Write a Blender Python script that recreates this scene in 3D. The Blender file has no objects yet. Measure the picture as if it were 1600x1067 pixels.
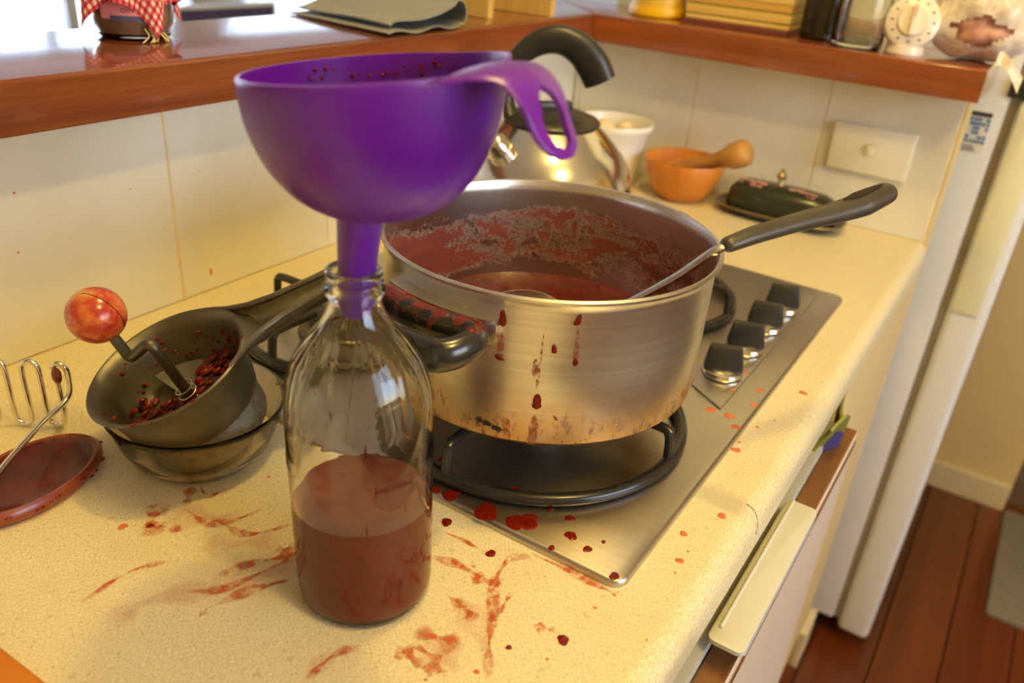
import bpy, bmesh, math, random
import numpy as np
from mathutils import Matrix, Vector
PI = math.pi
random.seed(7)
S = bpy.context.scene
COL = S.collection

# ------------------------------------------------------------------ camera, world, lights, exposure
cd = bpy.data.cameras.new('camera'); cam = bpy.data.objects.new('camera', cd); COL.objects.link(cam)
cd.sensor_width = 36.0; cd.lens = 29.24; cd.clip_start = 0.01
cam.matrix_world = (Matrix.Translation((0, -0.0906, 0.40)) @ Matrix.Rotation(-1.0304, 4, 'Z')
                    @ Matrix.Rotation(1.0897, 4, 'X') @ Matrix.Rotation(0.0821, 4, 'Z'))
cd.dof.use_dof = True; cd.dof.focus_distance = 0.60; cd.dof.aperture_fstop = 5.6
S.camera = cam

W = bpy.data.worlds.new('World'); S.world = W; W.use_nodes = True
wn = W.node_tree; bg = wn.nodes['Background']
sky = wn.nodes.new('ShaderNodeTexSky'); sky.sky_type = 'NISHITA'; sky.sun_disc = False
sky.sun_elevation = math.radians(55); sky.sun_rotation = math.radians(200); sky.air_density = 1.0; sky.dust_density = 2.0
wn.links.new(sky.outputs[0], bg.inputs[0]); bg.inputs[1].default_value = 1.35

def lamp(name, kind, loc, power, color, size):
    d = bpy.data.lights.new(name, kind); o = bpy.data.objects.new(name, d); COL.objects.link(o)
    o.location = loc; d.energy = power; d.color = color
    if kind == 'POINT': d.shadow_soft_size = size
    if kind == 'SUN': d.angle = size
    return o
WARM = (1.0, 0.71, 0.21)
lamp('ceiling_lamp', 'POINT', (0.64, 0.07, 1.42), 22.0, WARM, 0.04)
lamp('ceiling_lamp', 'POINT', (0.23, -0.59, 1.42), 26.0, WARM, 0.04)
sun = lamp('sun', 'SUN', (0, 6, 8), 7.0, (1, 0.97, 0.92), 0.009)
sun.rotation_euler = (math.radians(32), math.radians(8), 0)

S.view_settings.view_transform = 'Standard'; S.view_settings.look = 'None'
S.view_settings.gamma = 1.0; S.view_settings.use_curve_mapping = False
S.view_settings.exposure = 0.0
S.cycles.use_denoising = True
S.cycles.max_bounces = 14; S.cycles.transmission_bounces = 12; S.cycles.transparent_max_bounces = 12
S.cycles.sample_clamp_indirect = 6.0

# ------------------------------------------------------------------ materials
class NT:
    def __init__(s, name):
        s.m = bpy.data.materials.new(name); s.m.use_nodes = True
        s.t = s.m.node_tree; s.p = s.t.nodes['Principled BSDF']; s.out = s.t.nodes['Material Output']
    def n(s, kind, **kw):
        x = s.t.nodes.new(kind)
        for k, v in kw.items(): setattr(x, k, v)
        return x
    def l(s, a, b): s.t.links.new(a, b)
    def coord(s, scale=(1, 1, 1), which='Object', rot=(0, 0, 0), loc=(0, 0, 0)):
        c = s.n('ShaderNodeTexCoord'); m = s.n('ShaderNodeMapping'); s.l(c.outputs[which], m.inputs[0])
        m.inputs['Scale'].default_value = scale; m.inputs['Rotation'].default_value = rot; m.inputs['Location'].default_value = loc
        return m.outputs[0]
    def noise(s, vec, scale=5, detail=4, rough=0.55, dist=0.0):
        x = s.n('ShaderNodeTexNoise'); s.l(vec, x.inputs['Vector'])
        x.inputs['Scale'].default_value = scale; x.inputs['Detail'].default_value = detail
        x.inputs['Roughness'].default_value = rough; x.inputs['Distortion'].default_value = dist
        return x.outputs['Fac']
    def ramp(s, fac, stops):
        r = s.n('ShaderNodeValToRGB'); s.l(fac, r.inputs[0]); e = r.color_ramp.elements
        while len(e) > 1: e.remove(e[-1])
        e[0].position = stops[0][0]; e[0].color = col(stops[0][1])
        for p, c in stops[1:]:
            k = e.new(p); k.color = col(c)
        return r.outputs[0]
    def math(s, op, a, b=0.0, clamp=False):
        x = s.n('ShaderNodeMath', operation=op); x.use_clamp = clamp
        for i, v in enumerate((a, b)):
            if isinstance(v, (int, float)): x.inputs[i].default_value = v
            else: s.l(v, x.inputs[i])
        return x.outputs[0]
    def range(s, v, a, b, c=0.0, d=1.0):
        x = s.n('ShaderNodeMapRange'); x.interpolation_type = 'SMOOTHSTEP'; s.l(v, x.inputs[0])
        for i, q in enumerate((a, b, c, d)): x.inputs[i + 1].default_value = q
        return x.outputs[0]
    def sep(s, vec):
        x = s.n('ShaderNodeSeparateXYZ'); s.l(vec, x.inputs[0]); return x.outputs
    def mix(s, fac, a, b):
        x = s.n('ShaderNodeMix', data_type='RGBA')
        for i, v in ((0, fac), (6, a), (7, b)):
            if isinstance(v, (int, float)): x.inputs[i].default_value = v
            elif isinstance(v, tuple): x.inputs[i].default_value = col(v)
            else: s.l(v, x.inputs[i])
        return x.outputs[2]
    def bump(s, h, strength=0.2, dist=0.001):
        b = s.n('ShaderNodeBump'); s.l(h, b.inputs['Height']); b.inputs['Strength'].default_value = strength
        b.inputs['Distance'].default_value = dist; s.l(b.outputs[0], s.p.inputs['Normal'])
    def base(s, v):
        if isinstance(v, tuple): s.p.inputs['Base Color'].default_value = col(v)
        else: s.l(v, s.p.inputs['Base Color'])
    def set(s, **kw):
        for k, v in kw.items():
            i = s.p.inputs[k.replace('_', ' ')]
            if isinstance(v, (int, float)): i.default_value = v
            else: s.l(v, i)
        return s
def lin(c): return c / 12.92 if c <= 0.04045 else ((c + 0.055) / 1.055) ** 2.4
def rgb(r, g, b): return (lin(r / 255), lin(g / 255), lin(b / 255))
def col(c): return (c[0], c[1], c[2], 1.0)

def simple(name, c, rough=0.5, metal=0.0, var=0.12, scale=20, spec=0.5, **kw):
    t = NT(name); f = t.noise(t.coord(), scale, 3)
    t.base(t.ramp(f, [(0.3, tuple(x * (1 - var) for x in c)), (0.7, tuple(min(1, x * (1 + var)) for x in c))]))
    t.set(Roughness=rough, Metallic=metal, **kw); t.p.inputs['Specular IOR Level'].default_value = spec
    return t.m

def m_laminate():
    t = NT('cream_laminate'); v = t.coord()
    a = t.noise(t.coord((420, 1900, 500)), 1.0, 3, 0.7); b = t.noise(t.coord((1900, 420, 500)), 1.0, 3, 0.7)
    c = t.noise(v, 14, 4); d = t.noise(v, 160, 2)
    f = t.math('MULTIPLY', t.math('ADD', a, b), 0.5)
    base = t.ramp(f, [(0.38, rgb(188, 168, 116)), (0.5, rgb(226, 212, 168)), (0.60, rgb(242, 234, 204))])
    base = t.mix(t.math('MULTIPLY', t.range(c, 0.5, 0.7), 0.25), base, rgb(206, 186, 130))
    base = t.mix(t.math('MULTIPLY', t.range(d, 0.62, 0.72), 0.4), base, rgb(176, 146, 88))
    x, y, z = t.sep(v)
    # grey strip painted along the joint of the laminate in front of the hob
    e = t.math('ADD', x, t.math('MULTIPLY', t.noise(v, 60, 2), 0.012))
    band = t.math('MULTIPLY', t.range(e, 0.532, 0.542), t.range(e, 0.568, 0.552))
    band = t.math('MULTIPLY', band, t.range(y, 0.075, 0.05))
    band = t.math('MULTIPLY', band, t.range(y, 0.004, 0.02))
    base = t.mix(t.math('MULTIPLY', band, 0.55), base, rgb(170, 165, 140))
    t.base(base); t.set(Roughness=0.42); t.bump(f, 0.12, 0.0004)
    return t.m
def m_sauce(name, c1, c2, rough=0.22, bump=0.3, scale=120):
    t = NT(name); f = t.noise(t.coord(), scale, 4)
    t.p.inputs['Specular IOR Level'].default_value = 0.3
    t.base(t.ramp(f, [(0.35, c1), (0.65, c2)])); t.set(Roughness=rough, Coat_Weight=0.06, Coat_Roughness=0.08)
    t.bump(f, bump, 0.001); return t.m
def m_film():
    t = NT('thin_sauce_film'); f = t.noise(t.coord(), 260, 4, 0.6)
    t.base(t.ramp(f, [(0.35, rgb(130, 34, 18)), (0.65, rgb(168, 74, 40))])); t.set(Roughness=0.3, Alpha=t.range(f, 0.38, 0.60, 0.0, 0.75)); return t.m
def m_smear():
    t = NT('sauce_smear'); v = t.coord(); f = t.noise(v, 130, 5, 0.65)
    at = t.n('ShaderNodeAttribute'); at.attribute_name = 'edge'
    g = t.math('MULTIPLY', at.outputs['Fac'], t.range(f, 0.30, 0.66))
    t.base(t.ramp(f, [(0.3, rgb(230, 134, 56)), (0.62, rgb(204, 74, 24))])); t.set(Roughness=0.3)
    t.l(t.math('MULTIPLY', g, 0.85, True), t.p.inputs['Alpha']); return t.m
def m_steel(name, c=(0.72, 0.70, 0.66), rough=0.26, dirs=(3, 3, 420), var=0.12):
    t = NT(name); f = t.noise(t.coord(dirs), 1.0, 4, 0.6); g = t.noise(t.coord(), 18, 3)
    t.base(t.ramp(f, [(0.3, tuple(x * (1 - var) for x in c)), (0.7, c)]))
    t.set(Metallic=1.0, Roughness=t.math('ADD', t.math('MULTIPLY', g, 0.14), rough - 0.06)); t.bump(f, 0.06, 0.0005)
    return t.m
def m_pot_out():
    t = NT('pot_steel_with_burnt_stains'); v = t.coord(); x, y, z = t.sep(v)
    f = t.noise(t.coord((3, 3, 420)), 1.0, 4, 0.6)
    base = t.ramp(f, [(0.3, (0.66, 0.65, 0.62)), (0.7, (0.80, 0.79, 0.76))])
    n1 = t.noise(v, 26, 5, 0.6); n2 = t.noise(t.coord((1, 1, 0.45)), 150, 5, 0.75)
    low = t.range(t.math('ADD', z, t.math('MULTIPLY', n1, -0.06)), 0.042, -0.012)
    base = t.mix(t.math('MULTIPLY', low, 0.75), base, rgb(196, 146, 40))
    sp = t.math('MULTIPLY', t.range(n2, 0.51, 0.60), t.range(t.math('ADD', z, t.math('MULTIPLY', n1, -0.07)), 0.018, -0.012))
    base = t.mix(t.math('MULTIPLY', sp, 0.85), base, rgb(108, 62, 18))
    t.base(base); t.set(Metallic=t.math('SUBTRACT', 1.0, t.math('MULTIPLY', sp, 0.7)), Roughness=t.math('ADD', 0.32, t.math('MULTIPLY', sp, 0.3)))
    t.bump(f, 0.06, 0.0005); return t.m
def m_pot_in():
    t = NT('pot_inside_with_sauce_residue'); v = t.coord(); x, y, z = t.sep(v)
    f = t.noise(t.coord((3, 3, 420)), 1.0, 4, 0.6)
    n1 = t.noise(t.coord((1, 1, 2.4)), 30, 7, 0.72, 0.7); n2 = t.noise(v, 300, 3, 0.7); n3 = t.noise(v, 9, 2)
    zz = t.math('ADD', z, t.math('MULTIPLY', t.math('SUBTRACT', n3, 0.5), 0.05))
    band = t.math('MULTIPLY', t.range(zz, 0.042, 0.062), t.range(zz, 0.116, 0.092))
    k = t.math('ADD', t.math('MULTIPLY', t.math('SUBTRACT', n1, 0.5), 1.9), t.math('MULTIPLY', t.math('SUBTRACT', n2, 0.5), 0.9))
    k = t.math('ADD', k, t.math('SUBTRACT', t.math('MULTIPLY', band, 0.62), 0.50))
    side = t.math('ADD', t.math('MULTIPLY', x, -4.2), t.math('MULTIPLY', y, 6.4))
    k = t.math('ADD', k, t.math('MULTIPLY', t.range(side, 0.3, 0.9), t.range(zz, 0.125, 0.10, 0.0, 0.35)))
    mask = t.math('MULTIPLY', t.range(k, -0.04, 0.20), 0.93)
    red = t.ramp(n1, [(0.3, rgb(92, 12, 7)), (0.52, rgb(118, 22, 13)), (0.68, rgb(134, 52, 24))])
    base = t.mix(mask, t.ramp(f, [(0.3, (0.62, 0.60, 0.57)), (0.7, (0.78, 0.76, 0.73))]), red)
    t.base(base); t.set(Metallic=t.math('SUBTRACT', 1.0, mask), Roughness=t.math('ADD', 0.26, t.math('MULTIPLY', mask, 0.30)))
    t.p.inputs['Specular IOR Level'].default_value = 0.12
    t.bump(n2, 0.10, 0.0008); return t.m
def m_wood(name, c1, c2, axis=0, rough=0.2, coat=0.5, scale=1.0):
    t = NT(name); sc = [26 * scale, 26 * scale, 26 * scale]; sc[axis] = 1.6 * scale
    v = t.coord(tuple(sc)); f = t.noise(v, 1.0, 5, 0.6, 0.7)
    sc2 = [220 * scale] * 3; sc2[axis] = 6 * scale
    g = t.noise(t.coord(tuple(sc2)), 1.0, 3, 0.6)
    k = t.math('ADD', t.math('MULTIPLY', f, 0.7), t.math('MULTIPLY', g, 0.3))
    t.base(t.ramp(k, [(0.34, c1), (0.62, c2)])); t.set(Roughness=rough, Coat_Weight=coat, Coat_Roughness=0.08)
    t.bump(g, 0.08, 0.0006); return t.m
def m_glass(name, tint=(1, 1, 1), rough=0.0, ior=1.45, bump=0.0):
    t = NT(name); t.base(tint); t.set(Roughness=rough, Transmission_Weight=1.0, IOR=ior)
    if bump: t.bump(t.noise(t.coord(), 60, 3), bump, 0.001)
    return t.m
def m_gingham():
    t = NT('red_gingham_cloth'); v = t.coord((1, 1, 1), 'UV'); x, y, z = t.sep(v)
    a = t.range(t.math('SINE', t.math('MULTIPLY', x, 118)), -0.15, 0.15); b = t.range(t.math('SINE', t.math('MULTIPLY', y, 118)), -0.15, 0.15)
    f = t.math('MULTIPLY', t.math('ADD', a, b), 0.5)
    t.base(t.ramp(f, [(0.1, rgb(232, 214, 190)), (0.5, rgb(204, 92, 108)), (0.95, rgb(164, 24, 62))])); t.set(Roughness=0.9)
    t.bump(t.noise(t.coord(), 900, 2), 0.4, 0.001); return t.m
def m_ball():
    t = NT('sauce_stained_wooden_ball'); v = t.coord(); f = t.noise(v, 55, 5, 0.6, 0.4); g = t.noise(v, 22, 2)
    k = t.math('ADD', t.math('MULTIPLY', f, 0.6), t.math('MULTIPLY', g, 0.4))
    t.base(t.ramp(k, [(0.34, rgb(146, 26, 18)), (0.44, rgb(180, 58, 34)), (0.50, rgb(204, 112, 58)), (0.60, rgb(220, 170, 96))]))
    t.set(Roughness=0.28, Coat_Weight=0.4, Coat_Roughness=0.1); return t.m
def m_tile():
    t = NT('white_glazed_tile'); f = t.noise(t.coord(which='Object'), 6, 3)
    t.base(t.ramp(f, [(0.35, rgb(226, 220, 200)), (0.65, rgb(236, 232, 216))])); t.set(Roughness=0.22)
    t.bump(f, 0.1, 0.003); return t.m
def m_board(name, c1, c2):
    t = NT(name); info = t.n('ShaderNodeObjectInfo'); v = t.coord((1.2, 26, 26)); f = t.noise(v, 1.0, 4, 0.6, 0.5)
    k = t.math('ADD', t.math('MULTIPLY', f, 0.75), t.math('MULTIPLY', info.outputs['Random'], 0.25))
    t.base(t.ramp(k, [(0.3, c1), (0.75, c2)])); t.set(Roughness=0.28, Coat_Weight=0.3, Coat_Roughness=0.15); return t.m
def m_rug():
    t = NT('grey_mat_pile'); f = t.noise(t.coord(), 350, 2); t.base(t.ramp(f, [(0.3, rgb(110, 104, 92)), (0.7, rgb(150, 143, 128))]))
    t.set(Roughness=0.95); t.bump(f, 0.6, 0.003); return t.m
def m_bag():
    t = NT('thin_white_plastic_bag'); v = t.coord(); f = t.noise(v, 34, 5, 0.65, 1.2); t.base(t.ramp(f, [(0.3, rgb(236, 220, 206)), (0.7, rgb(250, 242, 232))]))
    t.set(Roughness=0.35, Alpha=t.range(f, 0.35, 0.65, 0.75, 1.0)); t.bump(f, 0.9, 0.004); return t.m

M = {}
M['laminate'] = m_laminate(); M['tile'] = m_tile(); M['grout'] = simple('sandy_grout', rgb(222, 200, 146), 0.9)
M['paint'] = simple('cream_wall_paint', rgb(226, 200, 140), 0.7, var=0.03, scale=3)
M['white_paint'] = simple('white_paint', rgb(236, 234, 226), 0.6, var=0.03, scale=3)
M['skirt'] = simple('cream_gloss_skirting', rgb(228, 212, 166), 0.4, var=0.03)
M['bar_wood'] = m_wood('varnished_red_timber', rgb(94, 44, 26), rgb(138, 74, 44), 0, 0.16, 0.6)
M['bar_wood_y'] = m_wood('varnished_red_timber_cross', rgb(108, 50, 22), rgb(152, 80, 36), 1, 0.16, 0.6)
M['steel'] = m_steel('brushed_steel'); M['hob'] = m_steel('brushed_hob_steel', (0.56, 0.53, 0.48), 0.32, (420, 6, 6))
M['chrome'] = m_steel('chrome', (0.80, 0.78, 0.74), 0.13, (2, 2, 2), 0.03)
M['pot_out'] = m_pot_out(); M['pot_in'] = m_pot_in()
M['black_plastic'] = simple('black_plastic', (0.026, 0.024, 0.021), 0.36, var=0.25)
M['grey_plastic'] = simple('dark_grey_plastic', (0.050, 0.044, 0.033), 0.36, var=0.15)
M['enamel'] = simple('black_enamel', (0.022, 0.020, 0.018), 0.24, var=0.3)
def m_handle_sauce():
    t = NT('black_plastic_smeared_with_sauce'); v = t.coord(); x, y, z = t.sep(v)
    f = t.noise(v, 70, 5, 0.6, 0.5)
    g = t.math('ADD', f, t.math('MULTIPLY', t.math('ADD', x, 0.152), 9.0))
    g = t.math('ADD', g, t.math('MULTIPLY', t.math('SUBTRACT', z, 0.106), 8.0))
    mk = t.range(g, 0.54, 0.62)
    t.base(t.mix(mk, (0.018, 0.017, 0.016), t.ramp(f, [(0.35, rgb(72, 14, 8)), (0.65, rgb(108, 32, 16))])))
    t.set(Roughness=0.24, Coat_Weight=0.4, Coat_Roughness=0.08); t.bump(t.math('ADD', mk, f), 0.35, 0.0012); return t.m
M['handle_sauce'] = m_handle_sauce()
def m_purple():
    t = NT('translucent_purple_plastic'); f = t.noise(t.coord(), 12, 2)
    t.base(t.ramp(f, [(0.3, rgb(98, 16, 160)), (0.7, rgb(108, 22, 172))]))
    t.set(Roughness=0.34, Subsurface_Weight=0.25, Subsurface_Scale=0.01, Transmission_Weight=0.10, Coat_Weight=0.15, Coat_Roughness=0.25)
    t.p.inputs['Subsurface Radius'].default_value = (0.8, 0.3, 1.0); return t.m
M['purple'] = m_purple()
M['glass'] = m_glass('clear_bottle_glass', (0.97, 0.99, 0.96))
M['amber'] = m_glass('amber_glass', rgb(244, 232, 204), 0.0, 1.47)
M['sauce'] = m_sauce('dark_red_sauce', rgb(74, 20, 12), rgb(92, 30, 18), 0.2, 0.12, 70)
M['bottle_sauce'] = m_sauce('bottled_red_sauce', rgb(112, 20, 8), rgb(126, 30, 13), 0.35, 0.1, 200)
M['froth'] = m_sauce('pinkish_sauce_skin', rgb(132, 62, 48), rgb(154, 84, 66), 0.35, 0.25, 60)
M['splash'] = m_sauce('red_sauce_splash', rgb(98, 16, 7), rgb(122, 32, 13), 0.16, 0.2, 300)
M['dry_splash'] = m_sauce('drying_sauce_spot', rgb(196, 96, 62), rgb(214, 128, 84), 0.35, 0.2, 400)
M['pulp'] = m_sauce('red_fruit_pulp', rgb(84, 16, 10), rgb(132, 34, 20), 0.14, 0.8, 260)
M['smear'] = m_smear(); M['film'] = m_film()
def m_wash():
    t = NT('pink_sauce_wash'); at = t.n('ShaderNodeAttribute'); at.attribute_name = 'edge'; f = t.noise(t.coord(), 50, 4, 0.6)
    t.base(rgb(222, 140, 110)); t.set(Roughness=0.35, Alpha=t.math('MULTIPLY', at.outputs['Fac'], t.range(f, 0.3, 0.65, 0.4, 1.3), True)); return t.m
M['wash'] = m_wash()
M['cast'] = m_steel('dull_grey_alloy', (0.22, 0.20, 0.155), 0.48, (60, 60, 60), 0.25)
M['cast_light'] = m_steel('pale_scuffed_alloy', (0.38, 0.355, 0.29), 0.56, (160, 160, 160), 0.5)
M['ball'] = m_ball()
M['spoon'] = m_wood('sauce_soaked_wood', rgb(98, 34, 16), rgb(140, 62, 30), 0, 0.35, 0.3)
M['orange_board'] = simple('orange_plastic', rgb(196, 116, 12), 0.5, var=0.05)
M['terracotta'] = m_wood('orange_turned_wood', rgb(186, 106, 26), rgb(214, 138, 48), 0, 0.45, 0.1, 0.8)
M['pestle'] = m_wood('tan_turned_wood', rgb(166, 112, 46), rgb(198, 148, 78), 1, 0.5, 0.1, 0.8)
M['white_ceramic'] = simple('white_ceramic', rgb(240, 236, 226), 0.2, var=0.02)
M['egg'] = simple('pale_eggshell', rgb(240, 222, 186), 0.45, var=0.04)
M['dark_ceramic'] = simple('dark_green_glaze', rgb(46, 48, 36), 0.24, var=0.15)
M['pink_paint'] = simple('pink_painted_petal', rgb(202, 142, 140), 0.4); M['gold'] = simple('aged_gold', (0.36, 0.27, 0.12), 0.35, 0.8)
M['switch'] = simple('ivory_plastic', rgb(240, 234, 210), 0.35, var=0.02)
M['slot'] = simple('shadow_gap_plastic', rgb(176, 164, 136), 0.6); M['fridge'] = simple('white_fridge_enamel', rgb(226, 228, 226), 0.35, var=0.02, scale=4)
M['fridge_cream'] = simple('cream_fridge_plastic', rgb(232, 230, 196), 0.4, var=0.02)
M['gasket'] = simple('grey_rubber_gasket', rgb(134, 122, 100), 0.6)
M['handle_white'] = simple('white_drawer_plastic', rgb(204, 204, 190), 0.35, var=0.02)
M['cab'] = simple('pinkish_cream_laminate', rgb(224, 204, 178), 0.5, var=0.03, scale=5)
M['edge_brown'] = m_wood('brown_board_edge', rgb(98, 62, 26), rgb(130, 86, 42), 0, 0.6, 0.0)
M['green_pack'] = simple('green_packet', rgb(128, 130, 52), 0.5); M['blue_pack'] = simple('violet_packet_print', rgb(74, 66, 128), 0.5)
M['gingham'] = m_gingham(); M['thread'] = simple('cream_thread', rgb(228, 206, 150), 0.9)
M['jar_content'] = simple('mauve_brown_preserve', rgb(150, 118, 104), 0.5); M['label_pink'] = simple('pink_paper_label', rgb(214, 132, 144), 0.7)
M['navy'] = simple('navy_print', rgb(70, 74, 116), 0.6); M['label_ink'] = simple('maroon_ink', rgb(150, 62, 84), 0.7)
M['towel'] = simple('grey_woven_cloth', rgb(140, 141, 136), 0.9, var=0.1, scale=300); M['towel_print'] = simple('pale_print', rgb(196, 198, 184), 0.9)
M['pale_wood'] = m_wood('pale_pine', rgb(196, 160, 84), rgb(226, 194, 118), 2, 0.5, 0.1); M['tan_wood'] = m_wood('tan_pine', rgb(164, 116, 60), rgb(190, 140, 78), 2, 0.5, 0.1)
M['yellow'] = simple('bright_yellow_plastic', rgb(238, 190, 22), 0.4, var=0.04); M['yellow_pale'] = simple('pale_yellow_plastic', rgb(226, 186, 70), 0.35, var=0.04)
M['stripe_tan'] = m_wood('bamboo_layer', rgb(196, 148, 62), rgb(224, 184, 98), 1, 0.5, 0.1); M['stripe_yellow'] = m_wood('pale_bamboo_layer', rgb(214, 176, 88), rgb(236, 206, 124), 1, 0.5, 0.1)
M['stripe_green'] = simple('green_layer', rgb(126, 132, 40), 0.5); M['stripe_maroon'] = simple('maroon_layer', rgb(112, 58, 50), 0.5)
M['timer_white'] = simple('glossy_white_plastic', rgb(238, 226, 214), 0.25, var=0.02); M['red_mark'] = simple('red_mark', rgb(210, 70, 50), 0.5)
M['ink'] = simple('dark_ink', rgb(60, 56, 60), 0.6); M['bag'] = m_bag(); M['meat'] = m_sauce('pinkish_brown_food', rgb(186, 128, 118), rgb(216, 170, 156), 0.5, 0.4, 90)
M['jarglass'] = m_glass('jar_glass', (0.96, 0.98, 0.94)); M['dark_jar'] = simple('dark_brown_glass', (0.018, 0.013, 0.009), 0.18, var=0.3)
M['board'] = m_board('red_brown_floorboard', rgb(78, 32, 10), rgb(130, 62, 20)); M['gap'] = simple('dark_gap', (0.02, 0.01, 0.006), 0.9)
M['rug'] = m_rug(); M['door_grey'] = simple('grey_brown_door', rgb(116, 98, 84), 0.6); M['paving'] = simple('pale_concrete_paving', rgb(214, 210, 200), 0.9, var=0.08, scale=2)
M['frame_white'] = simple('white_aluminium', rgb(226, 226, 226), 0.4); M['pane'] = m_glass('window_pane', (1, 1, 1), 0.0, 1.01)
M['room_floor'] = m_wood('pale_room_boards', rgb(150, 104, 62), rgb(190, 146, 96), 0, 0.35, 0.2, 0.3)
def m_sheer():
    t = NT('sheer_curtain'); t.base(rgb(240, 236, 240)); t.set(Roughness=0.9)
    tr = t.n('ShaderNodeBsdfTranslucent'); tr.inputs[0].default_value = (0.9, 0.88, 0.9, 1); tp = t.n('ShaderNodeBsdfTransparent')
    a = t.n('ShaderNodeMixShader'); t.l(t.p.outputs[0], a.inputs[1]); t.l(tr.outputs[0], a.inputs[2]); a.inputs[0].default_value = 0.6
    b = t.n('ShaderNodeMixShader'); t.l(a.outputs[0], b.inputs[1]); t.l(tp.outputs[0], b.inputs[2]); b.inputs[0].default_value = 0.25
    t.l(b.outputs[0], t.out.inputs[0]); return t.m
M['sheer'] = m_sheer()
M['screen'] = simple('dark_violet_screen', rgb(84, 70, 108), 0.15); M['sticker'] = simple('white_sticker', rgb(226, 226, 222), 0.5); M['sticker_blue'] = simple('blue_print', rgb(92, 128, 186), 0.5)

# ------------------------------------------------------------------ geometry helpers: a shape is (verts, faces)
def merge(*shapes):
    V, F = [], []
    for v, f in shapes:
        o = len(V); V += [tuple(p) for p in v]; F += [tuple(i + o for i in q) for q in f]
    return V, F
def box(x0, x1, y0, y1, z0, z1, bev=0.0, seg=2):
    bm = bmesh.new(); bmesh.ops.create_cube(bm, size=1.0)
    for v in bm.verts: v.co = Vector(((x0 + x1) / 2 + v.co.x * (x1 - x0), (y0 + y1) / 2 + v.co.y * (y1 - y0), (z0 + z1) / 2 + v.co.z * (z1 - z0)))
    if bev: bmesh.ops.bevel(bm, geom=bm.edges[:], offset=bev, segments=seg, profile=0.5, affect='EDGES')
    return grab(bm)
def grab(bm):
    bm.verts.index_update(); r = ([tuple(v.co) for v in bm.verts], [tuple(v.index for v in f.verts) for f in bm.faces]); bm.free(); return r
def prism(pts, z0, z1, bev=0.0, seg=2):
    bm = bmesh.new(); vs = [bm.verts.new((x, y, z0)) for x, y in pts]; f = bm.faces.new(vs)
    r = bmesh.ops.extrude_face_region(bm, geom=[f])
    for v in r['geom']:
        if isinstance(v, bmesh.types.BMVert): v.co.z = z1
    if bev:
        top = [e for e in bm.edges if all(abs(v.co.z - z1) < 1e-7 for v in e.verts)]
        bmesh.ops.bevel(bm, geom=top, offset=bev, segments=seg, profile=0.5, affect='EDGES')
    return grab(bm)
def cr(pts, n):
    P = np.array(pts, float); P = np.vstack([2 * P[0] - P[1], P, 2 * P[-1] - P[-2]]); out = []
    for i in range(1, len(P) - 2):
        for k in range(n):
            t = k / n; a, b, c, d = P[i - 1], P[i], P[i + 1], P[i + 2]
            out.append(0.5 * ((2 * b) + (c - a) * t + (2 * a - 5 * b + 4 * c - d) * t * t + (3 * b - a - 3 * c + d) * t ** 3))
    out.append(P[-2]); return np.array(out)
def lathe(prof, c=(0, 0, 0), seg=48, off=None, closed=False):
    V, F, rings = [], [], []
    for r, z in prof:
        ox, oy = off(z) if off else (0, 0)
        if r < 1e-6:
            rings.append([len(V)]); V.append((c[0] + ox, c[1] + oy, c[2] + z))
        else:
            rings.append(list(range(len(V), len(V) + seg)))
            V += [(c[0] + ox + r * math.cos(2 * PI * k / seg), c[1] + oy + r * math.sin(2 * PI * k / seg), c[2] + z) for k in range(seg)]
    prs = list(zip(rings, rings[1:])) + ([(rings[-1], rings[0])] if closed else [])
    for a, b in prs:
        for k in range(seg):
            k2 = (k + 1) % seg
            if len(a) == 1 and len(b) == 1: continue
            if len(a) == 1: F.append((a[0], b[k2], b[k]))
            elif len(b) == 1: F.append((a[k], a[k2], b[0]))
            else: F.append((a[k], a[k2], b[k2], b[k]))
    return V, F
def tube(path, rad, seg=12, flat=None, up=None, cap=True, closed=False):
    """round or oval tube; rad number or list; flat = (width factor, height factor)"""
    P = np.array(path, float); n = len(P)
    R = [rad] * n if isinstance(rad, (int, float)) else list(np.interp(np.linspace(0, 1, n), np.linspace(0, 1, len(rad)), rad))
    V, F = [], []
    T = np.gradient(P, axis=0) if not closed else np.roll(P, -1, 0) - np.roll(P, 1, 0)
    T /= np.linalg.norm(T, axis=1)[:, None]
    u = np.array(up if up is not None else ((0, 0, 1) if abs(T[0][2]) < 0.9 else (1, 0, 0)), float)
    for i in range(n):
        if up is not None: u = np.array(up, float)
        u = u - T[i] * (u @ T[i]); u /= np.linalg.norm(u); w = np.cross(T[i], u)
        a, b = flat if flat else (1, 1)
        for k in range(seg):
            t = 2 * PI * k / seg; V.append(tuple(P[i] + w * (math.cos(t) * R[i] * a) + u * (math.sin(t) * R[i] * b)))
    for i in range(n if closed else n - 1):
        j = (i + 1) % n
        for k in range(seg):
            k2 = (k + 1) % seg; F.append((i * seg + k, i * seg + k2, j * seg + k2, j * seg + k))
    if cap and not closed:
        F.append(tuple(range(seg - 1, -1, -1))); F.append(tuple(range((n - 1) * seg, n * seg)))
    return V, F
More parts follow.
